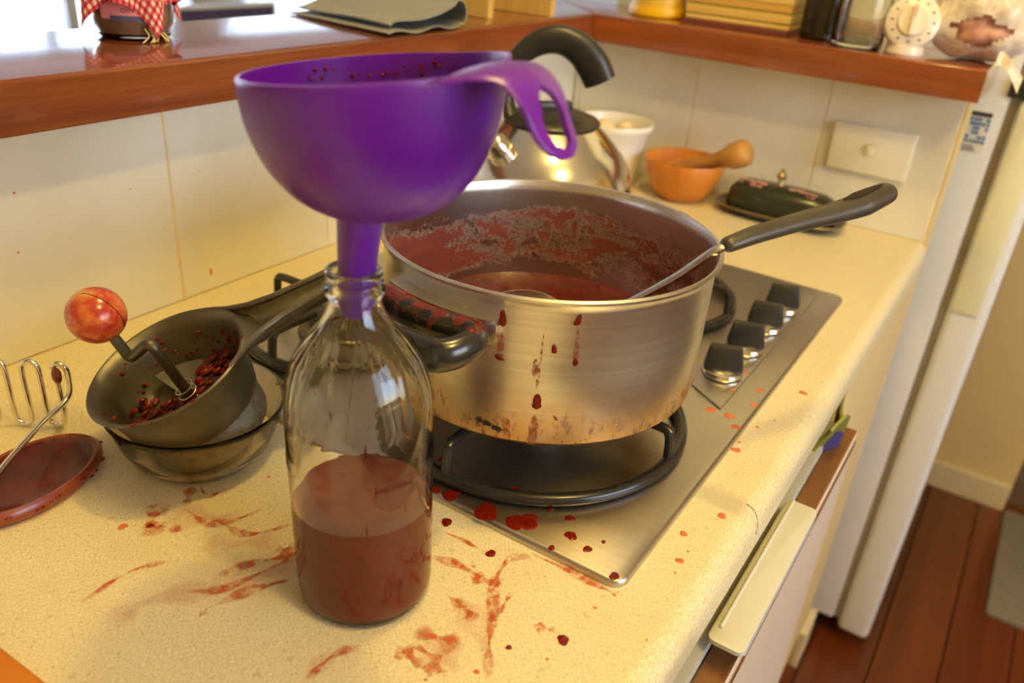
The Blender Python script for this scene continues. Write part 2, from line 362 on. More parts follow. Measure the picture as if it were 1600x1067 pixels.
def capped(path, r, seg=12, **kw):
    """tube whose ends are rounded"""
    P = np.array(path, float); n = len(P); R = [r] * n if isinstance(r, (int, float)) else list(np.interp(np.linspace(0, 1, n), np.linspace(0, 1, len(r)), r))
    a = (P[0] - P[1]) / np.linalg.norm(P[0] - P[1]); b = (P[-1] - P[-2]) / np.linalg.norm(P[-1] - P[-2])
    pre = [P[0] + a * R[0] * s for s in (0.9, 0.7, 0.4)]; post = [P[-1] + b * R[-1] * s for s in (0.4, 0.7, 0.9)]
    rr = [R[0] * 0.35, R[0] * 0.7, R[0] * 0.92] + R + [R[-1] * 0.92, R[-1] * 0.7, R[-1] * 0.35]
    Q = np.vstack([pre, P, post]); V, F = [], []
    full = tube(Q, 1.0, seg, **kw)
    V = []
    for i in range(len(Q)):
        for k in range(seg):
            v = np.array(full[0][i * seg + k]); V.append(tuple(Q[i] + (v - Q[i]) * rr[i]))
    return V, full[1]
def sphere(c, r, seg=24, rings=14, sc=(1, 1, 1)):
    v, f = lathe([(r * math.sin(PI * i / rings), -r * math.cos(PI * i / rings)) for i in range(rings + 1)], (0, 0, 0), seg)
    return [(c[0] + x * sc[0], c[1] + y * sc[1], c[2] + z * sc[2]) for x, y, z in v], f
def ring(c, R, r, seg=72, s2=12):
    return tube([(c[0] + R * math.cos(2 * PI * k / seg), c[1] + R * math.sin(2 * PI * k / seg), c[2]) for k in range(seg)], r, s2, closed=True, up=(0, 0, 1))
def grid(fn, nu, nv, th=0.0):
    """surface fn(u,v)->xyz, optional thickness along the normal"""
    P = np.array([[fn(i / (nu - 1), j / (nv - 1)) for j in range(nv)] for i in range(nu)], float)
    V = [tuple(P[i, j]) for i in range(nu) for j in range(nv)]
    F = [(i * nv + j, (i + 1) * nv + j, (i + 1) * nv + j + 1, i * nv + j + 1) for i in range(nu - 1) for j in range(nv - 1)]
    if th:
        du = np.gradient(P, axis=0); dv = np.gradient(P, axis=1); N = np.cross(du, dv); N /= (np.linalg.norm(N, axis=2)[:, :, None] + 1e-12)
        Q = P - N * th; o = nu * nv; V += [tuple(Q[i, j]) for i in range(nu) for j in range(nv)]
        F += [tuple(o + k for k in reversed(f)) for f in F[:]]
        b = [i * nv for i in range(nu)] + [(nu - 1) * nv + j for j in range(1, nv)] + [i * nv + nv - 1 for i in range(nu - 2, -1, -1)] + [j for j in range(nv - 2, 0, -1)]
        for k in range(len(b)):
            p, q = b[k], b[(k + 1) % len(b)]; F.append((q, p, p + o, q + o))
    return V, F
def rrect(x0, x1, y0, y1, r, n=6):
    out = []
    for cx, cy, a0 in ((x1 - r, y1 - r, 0), (x0 + r, y1 - r, 90), (x0 + r, y0 + r, 180), (x1 - r, y0 + r, 270)):
        out += [(cx + r * math.cos(math.radians(a0 + 90 * k / n)), cy + r * math.sin(math.radians(a0 + 90 * k / n))) for k in range(n + 1)]
    return out
def mv(shape, Mx):
    return [tuple(Mx @ Vector(v)) for v in shape[0]], shape[1]
def warp(shape, fn): return [fn(*v) for v in shape[0]], shape[1]

def mesh(name, shape, mat, angle=35, smooth=True, fix=True):
    me = bpy.data.meshes.new(name); me.from_pydata(shape[0], [], shape[1])
    if fix:
        bm = bmesh.new(); bm.from_mesh(me); bmesh.ops.recalc_face_normals(bm, faces=bm.faces); bm.to_mesh(me); bm.free()
    for m in (mat if isinstance(mat, (list, tuple)) else [mat]): me.materials.append(m)
    if smooth:
        me.polygons.foreach_set('use_smooth', [True] * len(me.polygons)); me.set_sharp_from_angle(angle=math.radians(angle))
    me.update(); return me
def link(name, me, parent=None, loc=(0, 0, 0)):
    o = bpy.data.objects.new(name, me); COL.objects.link(o)
    if parent: o.parent = parent
    o.location = loc; return o
def tag(o, label=None, cat=None, group=None, kind=None):
    if label: o['label'] = label
    if cat: o['category'] = cat
    if group: o['group'] = group
    if kind: o['kind'] = kind
    return o
def thing(name, label, cat, loc, group=None, matrix=None):
    o = bpy.data.objects.new(name, None); COL.objects.link(o); o.empty_display_size = 0.02
    if matrix is not None: o.matrix_world = matrix
    else: o.location = loc
    return tag(o, label, cat, group)
def root_of(o):
    p = Vector((0, 0, 0))
    while o is not None:
        p += Vector(o.location); o = o.parent
    return p
def part(name, shape, mat, parent, label=None, kind=None, local=False, **kw):
    """shape in world coordinates unless local; the part keeps its parent's origin"""
    if not local:
        q = root_of(parent); shape = [(x - q.x, y - q.y, z - q.z) for x, y, z in shape[0]], shape[1]
    return tag(link(name, mesh(name, shape, mat, **kw), parent), label, None, None, kind)
def solo(name, shape, mat, label, cat, loc=(0, 0, 0), group=None, kind=None, **kw):
    shape = [(x - loc[0], y - loc[1], z - loc[2]) for x, y, z in shape[0]], shape[1]
    return tag(link(name, mesh(name, shape, mat, **kw), None, loc), label, cat, group, kind)
def struct(name, shape, mat, parent=None, **kw):
    kw.setdefault('smooth', False)
    o = link(name, mesh(name, shape, mat, **kw), parent)
    if not parent: o['kind'] = 'structure'
    return o

# key dimensions (metres): worktop top is z = 0, front of worktop y = 0
XB, YW, XL, YL, ZT, ZB, FL, CE = 1.334, 0.6255, 1.258, 0.5617, 0.2588, 0.2175, -0.9, 1.5

# ------------------------------------------------------------------ room shell
wl = struct('wall_left', box(-1.8, XB + 0.09, YW + 0.006, YW + 0.12, FL, ZB), M['white_paint'])
part('grout', box(-1.8, XB, YW + 0.0010, YW + 0.0065, -0.03, ZB), M['grout'], wl, smooth=False)
x = 0.5043 - 0.2163 * 10
while x < XB - 0.005:
    x1 = min(x + 0.2163, XB)
    part('tile', box(x + 0.0012, x1 - 0.0012, YW, YW + 0.006, 0.0003, ZB - 0.001, 0.0008, 1), M['tile'], wl); x += 0.2163
for sx, sz, sr, el in ((0.541, 0.021, 0.0016, 2.6), (0.352, 0.153, 0.0012, 1.0), (0.345, 0.101, 0.0010, 1.0), (0.460, 0.133, 0.0008, 1.0), (0.538, 0.134, 0.0007, 1.0)):
    part('sauce_drop', sphere((sx, YW - 0.0001, sz), sr, 10, 6, (1, 0.3, el)), M['dry_splash'], wl)
wb = struct('wall_back', box(XB + 0.006, XB + 0.085, 0.006, YW + 0.12, FL, ZB), M['paint'])
part('grout', box(XB + 0.0010, XB + 0.0065, 0.009, YW, -0.03, ZB), M['grout'], wb, smooth=False)
for a, b in ((0.009, 0.1923), (0.1923, 0.4028), (0.4028, 0.6133), (0.6133, YW)):
    part('tile', box(XB, XB + 0.006, a + 0.0012, b - 0.0012, 0.0003, ZB - 0.001, 0.0008, 1), M['tile'], wb)
fl = struct('floor', box(-1.8, 2.6, -2.05, YW + 0.12, FL - 0.03, FL - 0.006), M['gap'])
y = -2.05
while y < YW:
    part('board', box(-1.8, 2.6, y + 0.0015, y + 0.1185, FL - 0.006, FL, 0.001, 1), M['board'], fl); y += 0.12
struct('ceiling', box(-1.8, 6.6, -2.05, 4.3, CE, CE + 0.08), M['white_paint'])
struct('wall_rear', box(-1.9, -1.8, -2.05, 4.3, FL, CE), M['paint'])
# far wall behind the fridge with its skirting, then the doorway beside it
struct('wall_far', box(2.20, 2.28, -0.305, 0.75, FL, CE), M['paint'])
struct('baseboard_far', box(2.184, 2.20, -0.305, 0.75, FL, FL + 0.075, 0.003), M['skirt'])
struct('door_1', box(2.24, 2.28, -1.25, -0.305, FL, CE - 0.4), M['door_grey'])
struct('wall_far_side', box(2.20, 2.28, -2.05, -1.25, FL, CE), M['paint'])
struct('baseboard_back', box(XB + 0.002, XB + 0.088, -0.008, 0.006, FL, FL + 0.09, 0.002), M['skirt'])
# kitchen side wall with a window (behind the photographer's right shoulder)
struct('wall_right', merge(box(-1.8, -0.35, -2.15, -2.05, FL, CE), box(1.15, 6.6, -2.15, -2.05, FL, CE), box(-0.35, 1.15, -2.15, -2.05, FL, 0.15), box(-0.35, 1.15, -2.15, -2.05, 1.2, CE)), M['paint'])
w1 = struct('window_1', merge(box(-0.35, -0.30, -2.12, -2.07, 0.15, 1.2), box(1.10, 1.15, -2.12, -2.07, 0.15, 1.2), box(-0.30, 1.10, -2.12, -2.07, 0.15, 0.2), box(-0.30, 1.10, -2.12, -2.07, 1.15, 1.2), box(0.38, 0.42, -2.12, -2.07, 0.2, 1.15)), M['frame_white'])
# next room beyond the bar: floor, end walls, wide glass doors, paving outside
struct('floor_room', box(-1.8, 6.6, YW + 0.12, 4.3, FL - 0.03, FL), M['room_floor'])
struct('wall_room', (lambda q: q)(box(6.6, 6.7, -2.15, 4.4, FL, CE)), M['white_paint'])
struct('wall_room_side', merge(box(-1.9, 0.25, 4.3, 4.4, FL, CE), box(6.2, 6.7, 4.3, 4.4, FL, CE), box(0.25, 6.2, 4.3, 4.4, 1.3, CE), box(3.45, 3.75, 4.3, 4.4, FL, 1.3), box(3.75, 6.2, 4.3, 4.4, FL, -0.75)), M['white_paint'])
d2 = struct('door_2', merge(*[box(a, a + 0.06, 4.32, 4.38, FL, 1.2) for a in (0.25, 1.05, 1.85, 2.62, 3.39)], box(0.25, 3.45, 4.32, 4.38, FL, FL + 0.06), box(0.25, 3.45, 4.32, 4.38, 1.24, 1.3)), M['frame_white'])
for a in (0.31, 1.11, 1.91, 2.68):
    part('pane', box(a, a + 0.71, 4.346, 4.350, FL + 0.06, 1.24), M['pane'], d2, smooth=False)
struct('window_2', merge(*[box(a, a + 0.05, 4.32, 4.38, -0.75, 1.3) for a in (3.75, 4.95, 6.15)], box(3.75, 6.2, 4.32, 4.38, -0.75, -0.69), box(3.75, 6.2, 4.32, 4.38, 1.24, 1.3)), M['frame_white'])
solo('sheer_curtain', grid(lambda u, v: (3.62 + 2.7 * u, 4.20 + 0.03 * math.sin(2 * PI * 17 * u), FL + 0.03 + 2.2 * v), 240, 3), M['sheer'], 'pale sheer pleated curtain across the far window beyond the bar top', 'curtain', (5.0, 4.2, FL), angle=80)
struct('ground_outside', box(-12, 24, 4.42, 34, FL - 0.1, FL - 0.02), M['paving'])

ob_ = thing('reflection_cupboard', 'unseen white cupboard run added opposite the hob to reflect in the pot', 'cupboard', (0.4, -1.75, FL))  # out of view, added so the pot's steel side reflects something pale
part('cupboard_body', box(-1.4, 2.1, -2.04, -1.45, FL, -0.04, 0.003), M['white_paint'], ob_)
part('cupboard_top', box(-1.42, 2.12, -2.04, -1.42, -0.0395, 0.0, 0.006), M['paint'], ob_)
for k in range(6): part('cupboard_door', box(-1.39 + 0.582 * k, -0.83 + 0.582 * k, -1.449, -1.430, FL + 0.1, -0.06, 0.003), M['white_paint'], ob_)
tv = thing('flat_screen', 'dark flat screen in the room beyond the bar top, right of the gift jar', 'screen', (1.95, 2.25, FL))
tm_ = Matrix.Translation((1.93, 2.25, 0)) @ Matrix.Rotation(math.radians(-4), 4, 'Z')
part('casing', mv(merge(box(-0.19, 0.19, -0.012, 0.012, -0.19, 0.052, 0.004), box(-0.06, 0.06, -0.02, 0.02, -0.24, -0.19), box(-0.11, 0.11, -0.07, 0.07, -0.252, -0.24, 0.003)), tm_), M['frame_white'], tv)
part('display', mv(box(-0.178, 0.178, -0.0128, -0.0118, -0.178, 0.040), tm_), M['screen'], tv, smooth=False)
tb = thing('side_table', 'pale table under the dark flat screen in the room beyond', 'table', (1.95, 2.25, FL))
part('tabletop', box(1.55, 2.35, 2.0, 2.55, -0.29, -0.2525, 0.004), M['pale_wood'], tb)
for a in (1.58, 2.29):
    for b in (2.03, 2.49): part('leg', box(a, a + 0.04, b, b + 0.04, FL, -0.29), M['pale_wood'], tb)
# ------------------------------------------------------------------ timber bar tops on the tiled half walls
solo('bar_top', prism([(-1.8, YL), (XL, YL), (XL + 0.19, YL + 0.19), (XL + 0.19, 0.757), (-1.8, 0.757)], ZB, ZT, 0.004, 3), M['bar_wood'],
     'long varnished red-brown timber bar top above the left tiled wall', 'bar top', (0, YL, ZB))
solo('bar_top', prism([(XL, -0.008), (XL + 0.19, -0.008), (XL + 0.19, YL + 0.19 - 0.0008), (XL, YL - 0.0008)], ZB, ZT, 0.004, 3), M['bar_wood_y'],
     'shorter varnished timber shelf above the switch, carrying jars, timer and bag', 'bar top', (XL, 0, ZB))

# ------------------------------------------------------------------ worktop and cabinet
wt = thing('worktop', 'cream flecked laminate worktop with a rounded front edge, splashed with red sauce', 'worktop', (0, 0, 0))
prof = [(YW, -0.036), (0.012, -0.036), (0.0, -0.036), (0.0, -0.018)] + [(0.018 - 0.018 * math.cos(a), -0.018 + 0.018 * math.sin(a)) for a in np.linspace(0.15, PI / 2, 9)] + [(YW, 0.0)]
n = len(prof)
V = [(xx, p[0], p[1]) for xx in (-1.0, XB) for p in prof]
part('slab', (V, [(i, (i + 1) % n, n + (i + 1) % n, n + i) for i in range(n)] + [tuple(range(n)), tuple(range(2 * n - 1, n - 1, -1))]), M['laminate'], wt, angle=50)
part('edge_crack', tube([(0.5500, 0.0135, -0.0005), (0.5505, 0.0085, -0.0027), (0.5490, 0.0040, -0.0068), (0.5450, 0.0012, -0.0120), (0.5420, 0.0000, -0.0180)], 0.0005, 6), M['ink'], wt)
DROPS= [(0.3804, 0.1406, 0.004), (0.3879, 0.1848, 0.0047), (0.344, 0.0612, 0.0044), (0.3187, 0.085, 0.002), (0.2576, 0.3444, 0.0027), (0.2459, 0.3583, 0.0036), (0.4564, 0.0308, 0.0032), (0.4852, 0.0399, 0.0033), (0.5233, 0.0243, 0.0039), (0.7555, 0.027, 0.0044), (0.6168, 0.0463, 0.0044), (0.6301, 0.0481, 0.0017), (0.665, 0.0435, 0.0017), (0.6863, 0.0342, 0.0012), (0.3979, 0.0529, 0.0013), (0.3461, 0.3237, 0.0015), (0.4689, 0.0297, 0.0009), (0.443, 0.0285, 0.0009), (0.3757, 0.0191, 0.0008), (0.3799, 0.0578, 0.0013), (0.5979, 0.074, 0.0011), (0.3628, 0.1428, 0.0013), (0.3253, 0.0616, 0.0012), (0.2699, 0.1108, 0.0011), (0.2922, 0.0902, 0.0019)]
HOBD= [(0.4092, 0.197, 0.0077), (0.4072, 0.2094, 0.0044), (0.4091, 0.1647, 0.0103), (0.419, 0.1348, 0.0093), (0.4426, 0.1612, 0.0059), (0.4411, 0.1125, 0.0042), (0.4251, 0.1024, 0.005), (0.42, 0.0861, 0.0036), (0.4056, 0.1068, 0.0027), (0.4336, 0.0805, 0.0018), (0.4079, 0.0588, 0.0039), (0.6558, 0.0852, 0.0053), (0.6564, 0.0677, 0.0052), (0.6426, 0.0567, 0.0045), (0.69, 0.0561, 0.0042), (0.721, 0.0602, 0.0043), (0.7424, 0.0822, 0.0025), (0.7008, 0.0806, 0.0024), (0.4408, 0.2302, 0.0041), (0.4125, 0.1419, 0.0082), (0.4417, 0.1293, 0.0029)]
SMEARS= [([(0.3529, 0.171), (0.3575, 0.1498), (0.3573, 0.1232), (0.3637, 0.1266)], 0.003), ([(0.3951, 0.1165), (0.3857, 0.1265), (0.3717, 0.1262), (0.3578, 0.1225), (0.3394, 0.111), (0.3195, 0.1022)], 0.003), ([(0.3573, 0.1232), (0.354, 0.1392)], 0.0043), ([(0.3779, 0.1818), (0.3796, 0.1632), (0.3785, 0.1431)], 0.0014), ([(0.3990, 0.0515), (0.3990, 0.0702), (0.3990, 0.0954), (0.3973, 0.1179)], 0.0026), ([(0.3422, 0.0826), (0.3448, 0.0756), (0.3478, 0.069)], 0.0028), ([(0.3294, 0.1333), (0.3281, 0.1241), (0.3237, 0.114)], 0.0037), ([(0.2789, 0.3592), (0.2605, 0.3484), (0.2562, 0.3321)], 0.0063), ([(0.2624, 0.3405), (0.2675, 0.3231)], 0.0027), ([(0.3076, 0.3568), (0.3031, 0.3404), (0.3152, 0.3374)], 0.0019), ([(0.284, 0.341), (0.2833, 0.3194), (0.2941, 0.3056), (0.3173, 0.2988)], 0.0032), ([(0.2891, 0.3064), (0.2932, 0.2848), (0.3177, 0.2699)], 0.0027), ([(0.3033, 0.3585), (0.2863, 0.344)], 0.0032), ([(0.3041, 0.2496), (0.291, 0.251), (0.2765, 0.2597), (0.2492, 0.2709)], 0.0038), ([(0.2974, 0.2427), (0.282, 0.2475), (0.2485, 0.2578), (0.2322, 0.2744)], 0.0025), ([(0.2814, 0.229), (0.2606, 0.2419), (0.2318, 0.2526)], 0.0033), ([(0.2318, 0.2526), (0.2232, 0.2509)], 0.0016), ([(0.3032, 0.2455), (0.297, 0.2514), (0.2936, 0.26)], 0.0061), ([(0.2649, 0.1581), (0.2506, 0.1652), (0.2297, 0.165)], 0.0023), ([(0.2456, 0.3046), (0.2211, 0.317), (0.1898, 0.3166)], 0.0017), ([(0.2953, 0.1385), (0.2988, 0.1213), (0.3019, 0.109)], 0.0055), ([(0.2864, 0.1337), (0.2849, 0.1155), (0.2853, 0.111)], 0.0034), ([(0.2745, 0.1216), (0.282, 0.1037)], 0.0038), ([(0.3309, 0.1406), (0.3263, 0.1193)], 0.0024), ([(0.2787, 0.1398), (0.2767, 0.1186)], 0.0045), ([(0.3407, 0.1094), (0.3165, 0.0978), (0.2922, 0.0824)], 0.0024), ([(0.3588, 0.1089), (0.3339, 0.1048)], 0.0016)]
def blob(cx, cy, z, r, h, wob=0.18, seg=18):
    ph = [random.uniform(0, 6.28) for _ in range(3)]
    rr = lambda t: r * (1 + wob * (0.6 * math.sin(2 * t + ph[0]) + 0.5 * math.sin(3 * t + ph[1]) + 0.3 * math.sin(5 * t + ph[2])))
    V, F = [], []
    for f, k in ((1.0, 0.0), (0.9, 0.6), (0.6, 0.95)):
        V += [(cx + rr(2 * PI * i / seg) * f * math.cos(2 * PI * i / seg), cy + rr(2 * PI * i / seg) * f * math.sin(2 * PI * i / seg), z + h * k) for i in range(seg)]
    V.append((cx, cy, z + h))
    for a in range(2):
        for i in range(seg): F.append((a * seg + i, a * seg + (i + 1) % seg, (a + 1) * seg + (i + 1) % seg, (a + 1) * seg + i))
    F += [(2 * seg + i, 2 * seg + (i + 1) % seg, 3 * seg) for i in range(seg)]
    return V, F
for i, (a, b, r) in enumerate(DROPS):
    z0 = 0.0001 if b > 0.018 else -0.0008
    part('sauce_drop', blob(a, b, z0, r * 0.9, 0.0009 if i < 5 else 0.0004), M['splash'] if i < 5 else M['dry_splash'], wt)
def smear(path, w, k, amp=1.0):
    P = cr([(a, b, 0) for a, b in path], 8) if len(path) > 2 else np.array([np.array([*path[0], 0]) * (1 - t) + np.array([*path[1], 0]) * t for t in np.linspace(0, 1, 9)])
    T = np.gradient(P, axis=0); N = np.stack([-T[:, 1], T[:, 0], 0 * T[:, 0]], 1); N /= np.linalg.norm(N, axis=1)[:, None]
    nn = len(P); cols = [-1.0, -0.6, 0, 0.6, 1.0]; al = [0, 0.8, 1, 0.8, 0]; V, F, A = [], [], []
    for i in range(nn):
        t = i / (nn - 1); e = min(1, 4 * t + 0.15, 4 * (1 - t) + 0.15); ww = w * (0.8 + 0.5 * math.sin(9 * t + k)) * (0.5 + 0.5 * e)
        for c, a in zip(cols, al):
            q = P[i] + N[i] * c * ww; V.append((q[0], q[1], 0.0003 + 0.00003 * (k % 5))); A.append(a * e * amp)
    for i in range(nn - 1):
        for j in range(4): F.append((i * 5 + j, i * 5 + j + 1, (i + 1) * 5 + j + 1, (i + 1) * 5 + j))
    return (V, F), A
for k, (p, w) in enumerate(SMEARS):
    sh, A = smear(p, w * 1.45, k); o = part('sauce_smear', sh, M['smear'], wt, fix=False)
    at = o.data.attributes.new('edge', 'FLOAT', 'POINT'); at.data.foreach_set('value', A)

WASH = [([(0.304, 0.236), (0.272, 0.247), (0.236, 0.262)], 0.013), ([(0.305, 0.262), (0.280, 0.285), (0.262, 0.300)], 0.012), ([(0.266, 0.156), (0.250, 0.166), (0.226, 0.166)], 0.006),
        ([(0.300, 0.135), (0.292, 0.118), (0.286, 0.098)], 0.016), ([(0.335, 0.135), (0.322, 0.112), (0.300, 0.085)], 0.012), ([(0.268, 0.345), (0.285, 0.325), (0.300, 0.300)], 0.014), ([(0.250, 0.260), (0.215, 0.285), (0.190, 0.290)], 0.010)]
for k, (p, w) in enumerate(WASH):
    sh, A = smear(p, w, k, 0.20); o = part('sauce_wash', ([(x, y, 0.00012 + 0.00001 * k) for x, y, z in sh[0]], sh[1]), M['wash'], wt, fix=False)
    at = o.data.attributes.new('edge', 'FLOAT', 'POINT'); at.data.foreach_set('value', A)
cb = thing('base_cabinet', 'cream base cabinet under the worktop with its drawer pulled ajar', 'cabinet', (0.5, 0.02, FL))
part('carcass', merge(box(0.87, XB, 0.004, 0.02, FL + 0.1, -0.037), box(-1.0, 0.20, 0.0, 0.02, FL + 0.1, -0.06), box(-1.0, XB, 0.05, 0.065, FL, FL + 0.1), box(0.862, 0.876, 0.012, 0.60, FL + 0.1, -0.037), box(0.19, 0.204, 0.012, 0.60, FL + 0.1, -0.037)), M['paint'], cb, smooth=False)
dr = part('drawer', box(0.206, 0.860, -0.0225, -0.0015, -0.78, -0.080, 0.0012, 1), M['cab'], cb, label='pinkish cream drawer front with a bare brown top edge')
part('board_edge', merge(box(0.207, 0.859, -0.0215, -0.0025, -0.0802, -0.0775, 0.0005, 1), box(0.207, 0.859, -0.0235, -0.0222, -0.098, -0.0900)), M['edge_brown'], dr, smooth=False)
part('drawer_box', merge(box(0.23, 0.84, -0.001, 0.012, -0.22, -0.066), box(0.23, 0.245, 0.012, 0.5, -0.22, -0.066), box(0.825, 0.84, 0.012, 0.5, -0.22, -0.066), box(0.23, 0.84, 0.012, 0.5, -0.225, -0.215)), M['handle_white'], dr, smooth=False)
grip = merge(prism(rrect(0.452, 0.652, -0.0280, 0.0, 0.006), -0.0545, -0.0505, 0.0015, 2), box(0.466, 0.650, -0.0075, -0.0045, -0.0510, -0.0478, 0.001, 1), box(0.466, 0.650, -0.0275, -0.0240, -0.066, -0.0530, 0.001, 1))
part('handle', grip, M['handle_white'], dr, label='white plastic grip plate along the top of the drawer', angle=30)
def crumple(u, v): return (0.77 + 0.085 * u + 0.006 * math.sin(9 * v), -0.004 + 0.016 * math.sin(5 * u + 3 * v) * 0.5 - 0.012 * v, -0.115 + 0.075 * v + 0.012 * math.sin(7 * u) * v)
pk = thing('food_packet', 'crumpled green packet poking out of the open drawer', 'packet', (0.81, 0.01, -0.12))
part('wrapper', warp(grid(crumple, 14, 12, 0.003), lambda x, y, z: (x, y + 0.008, z)), M['green_pack'], pk)
part('printed_patch', warp(grid(lambda u, v: crumple(0.25 + 0.4 * u, 0.35 + 0.4 * v), 8, 8, 0.0006), lambda x, y, z: (x, y + 0.0072, z)), M['blue_pack'], pk)

# ------------------------------------------------------------------ gas hob
hob = thing('gas_hob', 'brushed steel four-burner gas hob set in the worktop, spotted with sauce', 'hob', (0.71, 0.3, 0))
HZ = 0.006
part('plate', prism(rrect(0.402, 1.0195, 0.0506, 0.555, 0.012), 0.0002, HZ, 0.0035, 3), M['hob'], hob)
part('control_panel', prism([(0.660, 0.078), (0.990, 0.078), (0.990, 0.124), (0.690, 0.124)], HZ, HZ + 0.002, 0.0018, 2), M['hob'], hob)
for i, (a, b, r) in enumerate(HOBD):
    part('sauce_drop', blob(a, b, HZ + 0.0001 + (0.0020 if 0.079 < b < 0.124 and a > 0.67 else 0), r * 0.92, 0.0006 if i < 11 else 0.0004), M['splash'] if i < 11 or i > 17 else M['dry_splash'], hob)
def knob(x, y):
    k = part('knob', lathe([(0, 0.003), (0.0195, 0.003), (0.0205, 0.0055), (0.0195, 0.0085), (0.0150, 0.0105), (0, 0.0115)], (x, y, HZ), 32), M['chrome'], hob, label='chrome knob skirt')
    part('collar', lathe([(0, 0), (0.018, 0), (0.018, 0.003), (0, 0.003)], (x, y, HZ), 24), M['enamel'], k)
    bm = bmesh.new(); bmesh.ops.create_cube(bm, size=1)
    for v in bm.verts:
        top = v.co.z > 0
        v.co = Vector((v.co.x * (0.010 if top else 0.017), v.co.y * (0.031 if top else 0.0385), (0.033 if top else 0.009)))
    bmesh.ops.bevel(bm, geom=bm.edges[:], offset=0.0022, segments=2, affect='EDGES', profile=0.5)
    g = mv(grab(bm), Matrix.Translation((x, y, HZ)) @ Matrix.Rotation(math.radians(20), 4, 'Z'))
    part('grip', g, M['black_plastic'], k)
for kx in (0.724, 0.790, 0.855, 0.918): knob(kx, 0.101)
BURN = [(0.547, 0.21, 0.129), (0.850, 0.246, 0.104), (0.553, 0.440, 0.096), (0.885, 0.446, 0.092)]
for bx, by, R in BURN:
    b = part('burner', lathe([(0, 0), (0.046, 0), (0.045, 0.006), (0.036, 0.012), (0.036, 0.02), (0, 0.02)], (bx, by, HZ), 32), M['cast'], hob)
    part('burner_cap', lathe([(0, 0.02), (0.033, 0.02), (0.034, 0.023), (0.028, 0.027), (0, 0.028)], (bx, by, HZ), 32), M['enamel'], b)
TLAB = ['round black pan support under the big steel pot', 'round black pan support behind the pot, beside the row of knobs', 'round black pan support under the grey food mill handle', 'round black pan support under the kettle in the corner']
for (bx, by, R), lb in zip(BURN, TLAB):
    t = thing('pan_support', lb, 'pan support', (bx, by, HZ), 'pan supports on the gas hob')
    part('ring', ring((bx, by, HZ + 0.0058), R, 0.0055), M['enamel'], t)
    for k in range(4):
        a = PI / 2 * k; d = np.array([math.cos(a), math.sin(a), 0]); c = np.array([bx, by, 0]); zt = 0.0405
        p = [c + d * (R - 0.001) + [0, 0, HZ + 0.006], c + d * (R - 0.002) + [0, 0, 0.030], c + d * (R - 0.004) + [0, 0, 0.037], c + d * (R - 0.012) + [0, 0, zt], c + d * 0.040 + [0, 0, zt]]
        part('finger', tube(cr(p, 4), 0.0042, 10), M['enamel'], t)

# ------------------------------------------------------------------ big steel pot with sauce and ladle
PX, PY = 0.547, 0.210
pot = thing('stock_pot', 'large brushed steel pot on the gas hob, sauce streaked down its side', 'pot', (PX, PY, 0.0447))
outer = [(0, 0.0535), (0.112, 0.0535), (0.122, 0.0555), (0.1280, 0.061), (0.1298, 0.070), (0.1305, 0.120), (0.1308, 0.166), (0.1325, 0.1715), (0.1345, 0.1735), (0.1350, 0.1755), (0.1335, 0.1768), (0.1315, 0.1762), (0.1298, 0.172)]
inner = [(0.1294, 0.166), (0.1292, 0.120), (0.1288, 0.072), (0.126, 0.0635), (0.118, 0.0585), (0, 0.0575)]
body = part('body', lathe([(r, z) for r, z in outer + inner], (PX, PY, 0), 128), [M['pot_out'], M['pot_in']], pot, angle=30)
nf = 128
for p in body.data.polygons:
    zc = p.center.z + 0.0447; rc = math.hypot(p.center.x, p.center.y)
    if rc < 0.1300 and zc > 0.0568 and p.normal.x * p.center.x + p.normal.y * p.center.y < 1e-4 or (zc < 0.06 and p.normal.z > 0.5): p.material_index = 1
part('base_disc', lathe([(0, 0.0447), (0.082, 0.0447), (0.086, 0.047), (0.086, 0.0534), (0, 0.0534)], (PX, PY, 0), 64), M['steel'], pot)
DRIPS= [((-2.845, 0.1634), (-2.8387, 0.1517), 0.003), ((-2.8614, 0.1291), (-2.8319, 0.126), 0.0034), ((-2.8396, 0.1469), (-2.8429, 0.1272), 0.0017), ((-2.4466, 0.1655), (-2.4667, 0.1583), 0.0025), ((-2.5654, 0.1424), (-2.5611, 0.1366), 0.0025), ((-2.4456, 0.1332), (-2.444, 0.1273), 0.0021), ((-2.4541, 0.1551), (-2.4435, 0.1308), 0.0013), ((-2.624, 0.1026), (-2.6232, 0.0911), 0.0038), ((-2.6265, 0.0857), (-2.6297, 0.0585), 0.0025), ((-2.6499, 0.1315), (-2.6467, 0.1166), 0.0017), ((-2.6549, 0.124), (-2.6565, 0.1214), 0.0021), ((-2.6239, 0.1513), (-2.6334, 0.1066), 0.0008), ((-2.7756, 0.0799), (-2.768, 0.0527), 0.0021)]
def drip(a0, z0, a1, z1, w, h):
    fn = lambda u, v: None
    V, F = [], []; nu, nv = 9, 7
    for i in range(nu):
        t = i / (nu - 1); e = math.sqrt(max(0.0, 1 - (2 * t - 1) ** 4)) * (0.6 + 0.5 * t) * (0.85 + 0.3 * random.random())
        for j in range(nv):
            s = -1 + 2 * j / (nv - 1); zz = z0 + (z1 - z0) * t + (0.5 - t) * 0.001
            zz = max(zz, 0.0615); rr = 0.1298 + 0.001 * min(1, max(0, (zz - 0.07) / 0.09)) + 0.00006 + (h * (1 - s * s) * min(1, e) + 0.0006)
            aa = a0 + (a1 - a0) * t + s * w * e / 0.131
            V.append((PX + rr * math.cos(aa), PY + rr * math.sin(aa), zz))
    for i in range(nu - 1):
        for j in range(nv - 1): F.append((i * nv + j, i * nv + j + 1, (i + 1) * nv + j + 1, (i + 1) * nv + j))
    return V, F
